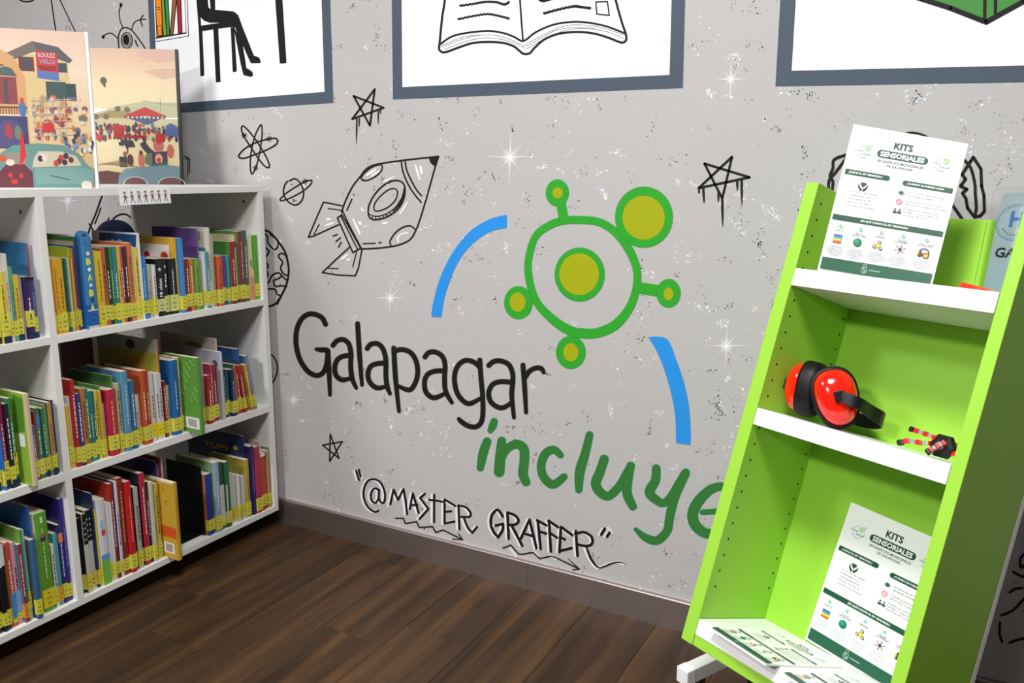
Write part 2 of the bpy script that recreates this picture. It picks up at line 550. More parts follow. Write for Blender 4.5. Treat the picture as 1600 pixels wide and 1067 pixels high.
# drawing seen through the open shelves
z = Z(0, 280, 3.81)
p = Paint(2)
p.line(z((620, 60), (575, 190), (530, 305), (500, 420)), 2.6); p.line(z((600, 170), (565, 265)), 2.0); p.line(z((530, 265), (575, 340), (640, 470)), 2.2)
p.line(z((648, 228), (630, 275)), 1.8)
p.line(z((640, 310), (655, 262), (690, 222), (740, 207), (785, 235), (806, 290), (810, 380)), 2.6)
p.line([(290, 248), (296, 248), (296, 270)], 1.6, smooth=False); p.line([(287, 244), (294, 246), (293, 275)], 1.4, smooth=False)
p.line([(112, 536), (112, 548)], 1.6); p.line([(134, 530), (137, 545)], 1.6); p.line([(159, 524), (162, 536)], 1.6)
p.done('painted_doodle', 'curved black lines of a drawing glimpsed through the shelves')

# open book in the middle frame
z = Z(680, 0, 5.0)
p = Paint(2)
p.line(z((100, -300), (75, 0), (55, 130), (35, 330), (30, 380), (50, 405), (90, 405), (200, 365), (300, 335), (420, 328), (530, 335), (610, 360), (650, 390), (690, 420),
         (740, 415), (770, 380), (850, 310), (960, 265), (1100, 250), (1230, 260), (1340, 290), (1430, 325), (1468, 332), (1492, 310), (1488, 260), (1460, 180), (1410, 0), (1340, -300)), 3.7)
p.line(z((40, 345), (130, 285), (260, 255), (420, 242), (540, 260), (620, 290), (690, 320), (780, 255), (900, 200), (1000, 178), (1110, 170), (1230, 182), (1350, 210), (1480, 260)), 3.2)
p.line(z((640, -320), (662, 0), (675, 180), (686, 320)), 2.9)
def squiggle(pts, w, amp=1.0, n=26):
    q = catmull(pts, 8)
    p.line([(x, y + amp * (1 if i % 2 else -1) * 0.55) for i, (x, y) in enumerate(q)], w)
squiggle(z((195, 45), (300, 30), (390, 15), (480, 18), (540, 35), (575, 18)), 3.4)
squiggle(z((180, 150), (300, 125), (410, 110), (500, 125), (575, 145)), 3.2)
squiggle(z((850, 105), (960, 75), (1080, 50), (1140, 55), (1210, 65)), 3.8)
squiggle(z((815, 0), (850, 8), (930, -12), (1080, -40), (1200, -30)), 3.2)
squiggle(z((210, -60), (300, -75), (420, -90), (570, -75)), 3.2)
p.line(z((1255, 15), (1345, 12), (1360, 120), (1262, 110)), 2.2, smooth=False, closed=True)
for l in (((50, 370), (250, 295), (420, 272), (560, 300), (700, 360)), ((70, 388), (250, 320), (430, 295), (600, 330), (705, 380)), ((46, 358), (200, 295), (330, 270)),
          ((700, 350), (850, 270), (1000, 205), (1150, 195), (1300, 215), (1480, 275)), ((715, 382), (880, 290), (1050, 230), (1200, 225), (1350, 250), (1470, 300)), ((705, 365), (850, 285), (950, 235), (1100, 212), (1250, 222))):
    p.line(z(*l), 0.7)
p.done('painted_open_book', 'black outline drawing of a large open book')

# green book in the right frame
z = Z(1180, 0, 3.81)
p = Paint(2)
pl_ = z((700, -560), (820, -60), (970, -10), (1160, 45), (1375, 140), (1600, 10), (1700, -60), (1800, -560))
p.fill(pl_, (74, 142, 66), soft=0)
p.line(z((700, -560), (820, -60), (985, -8), (1160, 48), (1375, 132), (1600, 8), (1700, -60), (1800, -560)), 8.5, smooth=False)
p.line(z((1372, -300), (1366, 110)), 5.5); p.line(z((1434, -300), (1430, 80)), 5.5)
p.done('painted_green_book', 'green book with thick black outline')

# star, atom, planet, rocket
def star(zz, order, w, drips, name, label):
    q = Paint(2)
    pts = zz(*order)
    q.line(pts, w, smooth=False, closed=True)
    for a, b, w0, w1 in drips:
        q.line(zz(a, ((a[0] + b[0]) / 2, (a[1] + b[1]) / 2), b), [w0, w0, w1])
    q.done(name, label)
star(Z(540, 130, 10.67), ((485, 98), (405, 705), (132, 212), (632, 408), (108, 598)), 3.1,
     [((187, 600), (178, 1020), 2.4, 0.5), ((228, 590), (225, 725), 2.2, 0.9), ((543, 470), (543, 680), 2.2, 0.8), ((578, 450), (578, 510), 2.2, 0.8)], 'painted_star', 'black dripping star above the rocket')
star(Z(1080, 220, 7.117), ((453, 178), (345, 640), (147, 252), (648, 405), (82, 525)), 3.8,
     [((345, 640), (350, 955), 3.8, 1.0), ((560, 420), (563, 720), 3.9, 0.8), ((512, 440), (513, 550), 3.6, 1.4), ((134, 530), (143, 680), 3.8, 2.2), ((86, 530), (87, 575), 3.2, 2.8), ((302, 570), (302, 675), 3.2, 1.8)],
     'painted_star', 'black dripping star right of the green logo')
star(Z(440, 560, 5.333), ((405, 630), (478, 832), (342, 722), (506, 692), (400, 858)), 2.2, [], 'painted_star', 'small black star below the lettering')

z = Z(360, 180, 6.671)
p = Paint(2)
p.line(z((122, 113), (155, 128), (220, 200), (300, 310), (370, 430), (405, 515), (398, 545), (355, 528), (290, 450), (210, 330), (140, 220), (116, 155)), 2.4, closed=True)
p.line(z((318, 98), (330, 170), (320, 290), (300, 410), (268, 535), (226, 612), (208, 560), (210, 430), (235, 285), (272, 175)), 2.2, closed=True)
p.line(z((88, 435), (100, 398), (165, 338), (270, 283), (400, 247), (470, 241), (492, 270), (468, 310), (380, 360), (250, 412), (140, 449)), 2.5, closed=True)
for cx, cy in ((145, 212), (403, 245), (262, 548)):
    for dx, dy in ((26, 4), (8, 26), (18, -20)):
        p.line(z((cx - dx, cy - dy), (cx + dx, cy + dy)), 1.5)
p.done('painted_atom', 'black line drawing of an atom with three orbits')
p = Paint(2)
p.line(z((615, 683), (665, 662), (710, 685), (750, 750), (762, 830), (735, 900), (680, 935), (620, 915), (570, 860), (552, 790), (570, 720), (597, 688)), 2.4)
p.line(z((515, 885), (560, 830), (650, 765), (740, 710), (800, 685), (848, 680), (835, 720), (770, 780), (670, 840), (570, 882)), 2.2, closed=True)
for dx, dy in ((26, 4), (8, 26), (18, -20)): p.line(z((775 - dx, 690 - dy), (775 + dx, 690 + dy)), 1.5)
p.line(z((650, 892), (658, 876), (668, 886), (660, 898)), 1.0, closed=True); p.line(z((680, 893), (688, 888)), 1.1)
p.done('painted_planet', 'black line drawing of a ringed planet')

z = Z(470, 230, 5.083)
p = Paint(2)
for a, b, w in (((525, 222), (595, 178), 3.2), ((560, 232), (620, 190), 2.4), ((655, 274), (738, 236), 2.2), ((910, 142), (945, 258), 2.6), ((950, 150), (962, 212), 3.6), ((845, 440), (790, 530), 2.4),
                ((415, 570), (470, 690), 2.8), ((462, 592), (478, 612), 3.6), ((650, 606), (685, 600), 3.0), ((208, 574), (234, 570), 3.2), ((196, 622), (260, 600), 2.6), ((322, 890), (372, 852), 3.2), ((368, 897), (386, 890), 3.4)):
    p.line(z(a, ((a[0] + b[0]) / 2, (a[1] + b[1]) / 2), b), [w * .7, w * 1.1, w * .7], WHT, alpha=0.95, soft=0.5)
p.line(z((845, 682), (800, 690), (770, 720), (775, 750)), 2.6, WHT, alpha=0.8, soft=0.5)
LW = 2.5
p.line(z((1094, 72), (950, 88), (800, 105), (640, 128), (560, 148), (510, 182), (470, 235), (415, 305), (375, 380), (345, 450), (325, 515)), LW)
p.line(z((1094, 72), (1060, 180), (990, 430), (940, 590), (912, 662), (870, 730), (800, 768), (720, 788), (600, 802), (475, 808)), LW)
p.line(z((290, 562), (325, 535), (475, 802), (413, 836)), 2.3, smooth=False, closed=True)
p.line(z((315, 543), (450, 812)), 2.0); p.line(z((330, 505), (400, 650), (482, 806)), 2.2)
p.line(z((535, 515), (545, 450), (590, 370), (660, 300), (740, 265), (800, 275), (826, 320), (820, 400), (780, 480), (720, 532), (650, 565), (580, 575), (545, 556)), LW, closed=True)
p.line(z((537, 525), (590, 548), (670, 532), (745, 482), (790, 420)), 1.5)
p.line(z((738, 500), (790, 440), (815, 370), (822, 310)), [1.5, 4.0, 3.2, 1.5])
for x0, y0, x1, y1 in ((565, 545, 568, 572), (592, 550, 597, 574), (620, 548, 628, 570), (650, 540, 660, 562), (680, 530, 690, 552), (705, 516, 718, 538), (730, 500, 745, 520), (752, 480, 768, 500)):
    p.line(z((x0, y0), (x1, y1)), 1.5)
p.line(z((580, 490), (590, 440), (640, 380), (700, 335), (750, 330), (768, 360), (750, 420), (700, 470), (640, 500), (600, 506)), 2.0, closed=True)
p.line(z((478, 250), (500, 210), (560, 160), (625, 138), (647, 155), (630, 200), (570, 245), (510, 266)), 2.1, closed=True)
p.line(z((718, 784), (708, 745), (750, 680), (810, 636), (870, 625), (912, 655)), 2.3)
p.line(z((798, 108), (810, 190), (850, 290), (900, 370), (955, 437)), 2.4); p.line(z((828, 106), (840, 180), (880, 270), (920, 340), (958, 384)), 2.4)
p.fill(z((1015, 85), (1030, 125), (1062, 152), (1096, 70)), K)
p.line(z((330, 465), (180, 435), (120, 570), (60, 713), (100, 705), (200, 660), (300, 615)), 2.2, smooth=False)
p.line(z((325, 500), (215, 486)), 1.6); p.line(z((145, 612), (105, 690)), 1.6)
p.line(z((385, 795), (280, 890), (170, 995), (300, 1015), (432, 1020), (457, 960), (485, 812)), 2.2, smooth=False)
p.line(z((445, 820), (412, 950)), 1.6); p.line(z((215, 960), (295, 964)), 1.6)
for a, b in (((255, 705), (290, 692)), ((278, 750), (315, 718)), ((298, 793), (320, 755)), ((405, 412), (365, 500)), ((495, 765), (590, 763)), ((419, 375), (422, 377)), ((620, 760), (636, 756))):
    p.line(z(a, b), 2.0)
p.done('painted_rocket', 'black line drawing of a rocket flying up to the right')

# globe and circle half hidden by the bookcase
z = Z(400, 340, 3.81)
p = Paint(2)
p.line(z((-60, 130), (-20, 90), (50, 75), (90, 95), (130, 140), (170, 200), (190, 270), (194, 330), (180, 400), (150, 465), (125, 505), (75, 528), (0, 525), (-50, 480)), 3.2)
for l in (((40, 90), (68, 110), (72, 150), (112, 190), (132, 158), (120, 128), (85, 100)), ((185, 228), (150, 212), (134, 232), (158, 265), (146, 300), (165, 335), (192, 345)),
          ((50, 390), (75, 385), (95, 345), (132, 328), (152, 345), (128, 365), (105, 375), (115, 408), (150, 405), (182, 410)), ((60, 425), (112, 426), (125, 455), (152, 466)),
          ((56, 180), (78, 200), (60, 232)), ((55, 265), (74, 285), (60, 310), (72, 335), (58, 370)), ((150, 345), (182, 372)), ((122, 508), (140, 478), (128, 515))):
    p.line(z(*l), 2.5)
p.done('painted_globe', 'black line drawing of a globe half hidden by the bookcase')
p = Paint(2)
p.line(z((60, 830), (85, 815), (110, 835), (127, 885), (120, 940), (95, 985), (60, 990)), 2.3); p.line(z((88, 960), (98, 945)), 2.0)
p.done('painted_circle', 'black arc below the globe')

# drawing behind the green stand
z = Z(1480, 220, 4.1)
p = Paint(2)
p.line(z((105, 120), (150, 172), (176, 270), (180, 340), (186, 430), (175, 486)), 5.0)
p.line(z((95, 215), (150, 130), (167, 105), (216, 180), (220, 290), (235, 350), (238, 450), (212, 480), (175, 488), (130, 430), (120, 370), (98, 335), (126, 310), (85, 290), (118, 245)), 5.0, smooth=False, closed=True)
p.line(z((0, 360), (40, 420), (95, 500)), 5.0)
p.line([(1400, 215), (1422, 207), (1447, 213), (1470, 232)], 3.0)
z = Z(1180, 200, 3.3375)
p.line(z((520, 130), (475, 140), (412, 165), (405, 210), (390, 250), (405, 280), (400, 330)), 4.8); p.line(z((480, 150), (420, 230), (385, 275), (384, 330)), 4.8)
p.fill([(1207, 474), (1213, 473), (1240, 473), (1240, 560), (1200, 548), (1203, 510)], K)
z = Z(1500, 760, 3.475)
for l in (((380, 350), (345, 370), (326, 400), (332, 440), (352, 425)), ((290, 465), (345, 490), (400, 480)), ((270, 575), (300, 556), (335, 552)), ((225, 700), (290, 670), (348, 610), (400, 560)),
          ((217, 740), (215, 800), (228, 842)), ((270, 848), (348, 825), (430, 830))):
    p.line(z(*l), 4.2)
p.done('painted_creature', 'thick black wobbly outlines behind the green stand')

# logo
z = Z(660, 240, 2.32)
p = Paint(2)
GR, LM, BL = (45, 165, 42), (166, 172, 6), (40, 146, 232)
def zell(cx, cy, rx, ry, col, soft): p.ellipse(660 + cx / 2.32, 240 + cy / 2.32, rx / 2.32, ry / 2.32, col, soft)
p.line(z((570, 240), (640, 248), (700, 285), (750, 350), (777, 420), (775, 490), (750, 560), (700, 620), (640, 648), (590, 652), (530, 640), (460, 590), (410, 530), (386, 450), (385, 380), (410, 300), (460, 260), (510, 243)),
       [11, 11, 11.5, 12, 11, 11, 12, 14, 14, 14, 14, 12, 10.5, 10.5, 10, 10, 11, 11], GR, closed=True, soft=1.4)
p.line(z((500, 170), (512, 236)), 14, GR, soft=1); p.line(z((870, 500), (786, 486)), 17, GR, soft=1)
for cx, cy, rx, ry, lx, ly, lrx, lry in ((570, 438, 89, 96, 568, 437, 71, 75), (803, 230, 103, 109, 802, 232, 76, 79), (489, 142, 40, 47, 490, 142, 18, 19), (892, 506, 42, 50, 892, 508, 17, 22), (348, 540, 50, 58, 345, 538, 28, 34), (538, 720, 52, 58, 538, 720, 27, 32)):
    zell(cx, cy, rx, ry, GR, 1.6); zell(lx, ly, lrx, lry, LM, 0.8)
p.done('painted_emblem', 'green ring with lime-centred circles around it')
p = Paint(2)
p.fill(catmull(z((305, 222), (240, 240), (170, 285), (110, 360), (65, 450), (40, 540), (33, 590)), 4) + catmull(z((68, 592), (80, 520), (110, 430), (150, 360), (200, 310), (250, 280), (305, 268)), 4), BL, 0.8)
p.done('painted_arc', 'sky blue arc upper left of the green ring')
p = Paint(2)
p.fill(catmull(z((820, 665), (885, 672), (920, 750), (950, 840), (968, 940), (972, 1055)), 4) + catmull(z((920, 1048), (918, 960), (905, 880), (880, 790), (850, 715), (820, 665)), 4)[:-1], BL, 0.8)
p.done('painted_arc', 'sky blue arc lower right of the green ring')

# Galapagar
p = Paint(2)
z = Z(440, 470, 4.637)
W7, S7 = 6.6, 1.3
for l in (((318, 170), (295, 125), (250, 100), (200, 95), (150, 125), (115, 190), (103, 270), (112, 360), (140, 440), (190, 510), (250, 540), (300, 520), (325, 460), (334, 390), (330, 358), (285, 355), (252, 350)),
          ((333, 360), (343, 500), (350, 680)),
          ((372, 322), (400, 290), (445, 280), (485, 310), (502, 380), (500, 470), (510, 560), (540, 630)), ((500, 395), (450, 400), (405, 425), (385, 480), (395, 540), (440, 572), (500, 560)),
          ((550, 165), (565, 400), (582, 608)),
          ((620, 345), (645, 315), (695, 310), (735, 350), (755, 430), (755, 540), (765, 620), (785, 672)), ((745, 450), (690, 455), (645, 475), (625, 530), (640, 590), (690, 630), (755, 620)),
          ((812, 342), (825, 560), (850, 800)), ((815, 365), (870, 352), (935, 375), (975, 440), (985, 530), (960, 610), (920, 645), (840, 615))):
    ws = [W7] * len(l); ws[-1] = W7 * 0.7
    p.line(z(*l), ws, K, soft=S7)
z = Z(600, 520, 5.714)
for l in (((365, 215), (400, 175), (460, 172), (520, 210), (545, 290), (540, 400), (550, 520), (605, 622)), ((530, 338), (450, 342), (390, 370), (362, 430), (370, 520), (420, 572), (470, 575), (545, 540)),
          ((850, 300), (800, 260), (730, 245), (670, 280), (635, 350), (630, 440), (655, 540), (710, 610), (770, 630), (860, 585)),
          ((855, 242), (865, 400), (880, 560), (882, 720), (865, 800), (820, 838), (750, 830), (690, 792), (668, 768)),
          ((935, 290), (980, 255), (1040, 250), (1110, 280), (1145, 350), (1150, 430), (1140, 560), (1160, 755)), ((1130, 440), (1040, 435), (970, 460), (935, 530), (950, 610), (1010, 660), (1070, 665), (1140, 620)),
          ((1240, 288), (1255, 480), (1268, 710)), ((1265, 390), (1300, 340), (1360, 312), (1405, 320), (1426, 352))):
    ws = [W7] * len(l); ws[-1] = W7 * 0.75
    p.line(z(*l), ws, K, soft=S7)
p.done('painted_word', 'sprayed black lettering Galapagar')

# incluye
z = Z(730, 640, 3.81)
INC = (((118, 190), (94, 260), (78, 345)), ((160, 70), (152, 95), (138, 122)), ((205, 185), (196, 280), (190, 370)), ((205, 300), (235, 235), (290, 205), (335, 230), (340, 300), (332, 380), (350, 430)),
       ((555, 270), (515, 238), (465, 262), (440, 330), (455, 400), (510, 445), (575, 400)), ((728, 150), (702, 260), (670, 370), (664, 475)),
       ((815, 295), (790, 370), (765, 440), (795, 495), (845, 512), (905, 455), (955, 370), (975, 335)), ((972, 335), (955, 420), (952, 500), (985, 575)),
       ((1125, 350), (1120, 420), (1085, 490), (1130, 540), (1170, 555), (1210, 520), (1260, 440), (1300, 375)), ((1300, 378), (1235, 520), (1205, 640), (1190, 720), (1130, 778), (1060, 760), (1003, 712)),
       ((1400, 610), (1500, 600), (1565, 560), (1575, 500), (1520, 458), (1450, 475), (1380, 540), (1342, 620), (1360, 690), (1420, 735), (1480, 730), (1540, 700)))
INW = ((13, 14, 11), (11, 12, 9), (13, 15.5, 16), (9, 12, 13.5, 14.5, 14.5, 14.5, 13), (10, 12, 13, 13, 13, 13, 11), (11.5, 13.5, 15, 11), (14, 14.5, 15, 14, 13, 13, 13, 12), (13, 14.5, 14.5, 12.5),
       (13, 14, 15, 13, 12, 12, 13, 13), (13, 14, 13.5, 13, 13, 11.5, 6), (8, 8.5, 11, 12, 12, 14, 16, 16.5, 16, 15, 14, 12))
p = Paint(2)
for l, w in zip(INC, INW): p.line(z(*l), list(w), (28, 140, 82), soft=0.7)
for l, w in zip(INC, INW): p.line(z(*l), [max(2, x - 3.2) for x in w], (54, 122, 52), soft=0.8)
p.done('painted_word', 'brushed green lettering incluye')

# signature
z = Z(540, 720, 6.668)
SIG1 = (((110, 102), (138, 198)), ((137, 92), (156, 162)),
        ((345, 312), (320, 287), (285, 297), (262, 350), (270, 410), (308, 438), (338, 400), (348, 325)), ((350, 300), (345, 380), (365, 430), (395, 435), (410, 380), (400, 300), (360, 222), (300, 192), (240, 202), (200, 260), (185, 340), (200, 420), (240, 490), (300, 530), (340, 518)),
        ((465, 450), (500, 300)), ((500, 300), (545, 405)), ((545, 405), (602, 295)), ((602, 295), (625, 420), (640, 555)), ((668, 500), (700, 340)), ((700, 340), (760, 540)), ((680, 462), (745, 458)),
        ((825, 342), (775, 385)), ((775, 385), (862, 500)), ((862, 500), (770, 602)), ((922, 352), (920, 636)), ((868, 405), (1008, 425)), ((1030, 402), (1030, 652)), ((1035, 405), (1145, 470)), ((1035, 530), (1098, 525)), ((1032, 650), (1132, 632)),
        ((1175, 462), (1185, 712)), ((1172, 467), (1250, 482), (1300, 540), (1288, 580), (1200, 582)), ((1230, 590), (1270, 690), (1318, 748)), ((1318, 748), (1368, 688)))
z2 = Z(750, 760, 6.667)
SIG2 = (((235, 310), (182, 242), (122, 300), (112, 390), (140, 470), (188, 528)), ((188, 528), (235, 450), (240, 390)), ((240, 390), (162, 405)), ((285, 272), (298, 542)), ((285, 272), (360, 300), (400, 350), (375, 390), (305, 402)), ((330, 410), (400, 540), (438, 615)),
        ((425, 540), (515, 347)), ((515, 347), (588, 642)), ((452, 490), (545, 515)), ((602, 358), (630, 648)), ((592, 352), (690, 405)), ((612, 470), (688, 490)), ((718, 358), (737, 676)), ((712, 356), (812, 424)), ((722, 480), (800, 533)),
        ((842, 422), (826, 682)), ((845, 422), (962, 508)), ((832, 530), (882, 550)), ((828, 670), (950, 642)), ((997, 464), (1015, 720)), ((992, 490), (1080, 476), (1158, 520), (1168, 590), (1110, 620), (1020, 606)),
        ((1105, 630), (1160, 760), (1230, 843), (1290, 835), (1370, 802), (1450, 790), (1520, 808)), ((1298, 438), (1262, 500)), ((1348, 482), (1322, 520)))
p = Paint(2)
for zz, S in ((z, SIG1), (z2, SIG2)):
    for i, l in enumerate(S):
        p.line([(x - 3.2, y + 0.4) for x, y in zz(*l)], 3.4, (244, 244, 248), alpha=0.95, soft=0.8)
for a in ((560, 735, 566, 747), (860, 868, 868, 873), (834, 862, 840, 868), (798, 858, 806, 868), (950, 825, 956, 832)):
    p.line([(a[0], a[1]), (a[2], a[3])], 4, (240, 240, 246), alpha=0.8, soft=1)
for zz, S in ((z, SIG1), (z2, SIG2)):
    for i, l in enumerate(S):
        n = len(l)
        w = 3.5 if zz is z else 4.3
        if n >= 7: w *= 0.9
        ws = [w] * n
        if n == 7 and zz is z2: ws = [2.6, 4.0, 2.4, 2.4, 2.8, 2.0, 1.0]
        p.line(zz(*l), ws, K)
for zz, l in ((z, ((520, 597), (600, 597), (622, 652), (738, 632), (765, 692), (905, 685), (938, 745), (1015, 720), (1220, 820))), (z2, ((240, 640), (320, 610), (400, 702), (440, 706), (550, 685), (620, 750), (740, 725), (800, 745), (1035, 860)))):
    p.line(zz(*l), 2.1, K, smooth=False)
p.line(z((1175, 757), (1218, 820)), 1.5); p.line(z((1112, 815), (1218, 820)), 1.7)
p.line(z2((915, 750), (1033, 860)), [0.8, 2.2]); p.line(z2((965, 868), (1033, 860)), 1.8)
p.done('painted_signature', 'black and white signature @MASTER GRAFFER with wavy arrows')

# airbrushed sparkles
for cx, cy, k, v in ((797, 246, 1.0, 48), (1142, 124, 0.62, 34), (1135, 541, 0.85, 36), (610, 466, 0.6, 26), (459, 625, 0.5, 20), (106, 314, 0.5, 26), (1480, 480, 0.6, 30)):
    p = Paint(2)
    p.sparkle(cx, cy, [(88, v, 2.6), (268, v, 2.6), (2, 42 * k, 2.4), (178, 40 * k, 2.4), (48, 36 * k, 2.0), (228, 26 * k, 2.0), (131, 27 * k, 2.0), (306, 34 * k, 1.6)], 14 * k)
    p.done('painted_sparkle', 'white airbrushed sparkle')

# ------------------------------------------------------------------ flat print helper
GLYPHS = {}
def glyphs(text, bold=0.0):
    key = (text, bold)
    if key not in GLYPHS:
        cu = bpy.data.curves.new('t', 'FONT')
        cu.body = text; cu.size = 1.0; cu.resolution_u = 2; cu.offset = bold
        cu.align_x = 'LEFT'
        ob = bpy.data.objects.new('t', cu)
        me = bpy.data.meshes.new_from_object(ob)
        vs = [(v.co.x, v.co.y) for v in me.vertices]
        fs = [list(q.vertices) for q in me.polygons]
        bpy.data.objects.remove(ob); bpy.data.meshes.remove(me); bpy.data.curves.remove(cu)
        x0 = min(v[0] for v in vs); x1 = max(v[0] for v in vs); y0 = min(v[1] for v in vs); y1 = max(v[1] for v in vs)
        GLYPHS[key] = ([(x - x0, y - y0) for x, y in vs], fs, x1 - x0, y1 - y0)
    return GLYPHS[key]

class Print:
    """flat print: local x right, y up, tiny z steps for ink order"""
    def __init__(s, T=None):
        s.mb = MB(); s.z = 0.0; s.T = T or (lambda x, y, z: (x, y, z))
    def lay(s): s.z += 0.000011
    def poly(s, pts, col):
        s.lay()
        s.mb.poly([s.T(x, y, s.z) for x, y in pts], col)
    def rect(s, x0, y0, x1, y1, col): s.poly([(x0, y0), (x1, y0), (x1, y1), (x0, y1)], col)
    def ell(s, cx, cy, rx, ry, col, n=18): s.poly([(cx + rx * cos(2 * pi * i / n), cy + ry * sin(2 * pi * i / n)) for i in range(n)], col)
    def ring(s, cx, cy, r, w, col, a0=0, a1=360, n=24, ry=None):
        s.lay(); ry = ry or r
        for i in range(n):
            a, b = R_(a0 + (a1 - a0) * i / n), R_(a0 + (a1 - a0) * (i + 1) / n)
            s.mb.poly([s.T(cx + k * cos(t), cy + k * ry / r * sin(t), s.z) for k, t in ((r - w / 2, a), (r + w / 2, a), (r + w / 2, b), (r - w / 2, b))], col)
    def pill(s, x0, x1, y, h, col, l=True, r=True):
        pts = []
        pts += [(x0 + h / 2 - h / 2 * cos(t), y + h / 2 * sin(t)) for t in (-pi / 2 + pi * i / 8 for i in range(9))][::1] if l else [(x0, y - h / 2), (x0, y + h / 2)]
        pts += [(x1 - h / 2 + h / 2 * cos(t), y + h / 2 * sin(t)) for t in (pi / 2 - pi * i / 8 for i in range(9))] if r else [(x1, y + h / 2), (x1, y - h / 2)]
        s.poly(pts, col)
    def seg(s, x0, y0, x1, y1, w, col):
        dx, dy = x1 - x0, y1 - y0
        l = math.hypot(dx, dy) or 1
        nx, ny = -dy / l * w / 2, dx / l * w / 2
        s.poly([(x0 - nx, y0 - ny), (x1 - nx, y1 - ny), (x1 + nx, y1 + ny), (x0 + nx, y0 + ny)], col)
    def text(s, t, cx, cy, width, col, bold=0.0, align='C', height=None):
        vs, fs, w, h = glyphs(t, bold)
        k = width / w
        ky = height / h if height else k
        ox = cx - width / 2 if align == 'C' else cx
        s.lay()
        n = len(s.mb.v); l = lin(col)
        s.mb.v += [s.T(ox + x * k, cy + (y - h / 2) * ky, s.z) for x, y in vs]
        s.mb.c += [(*l, 1.0)] * len(vs)
        s.mb.f += [[n + i for i in f] for f in fs]

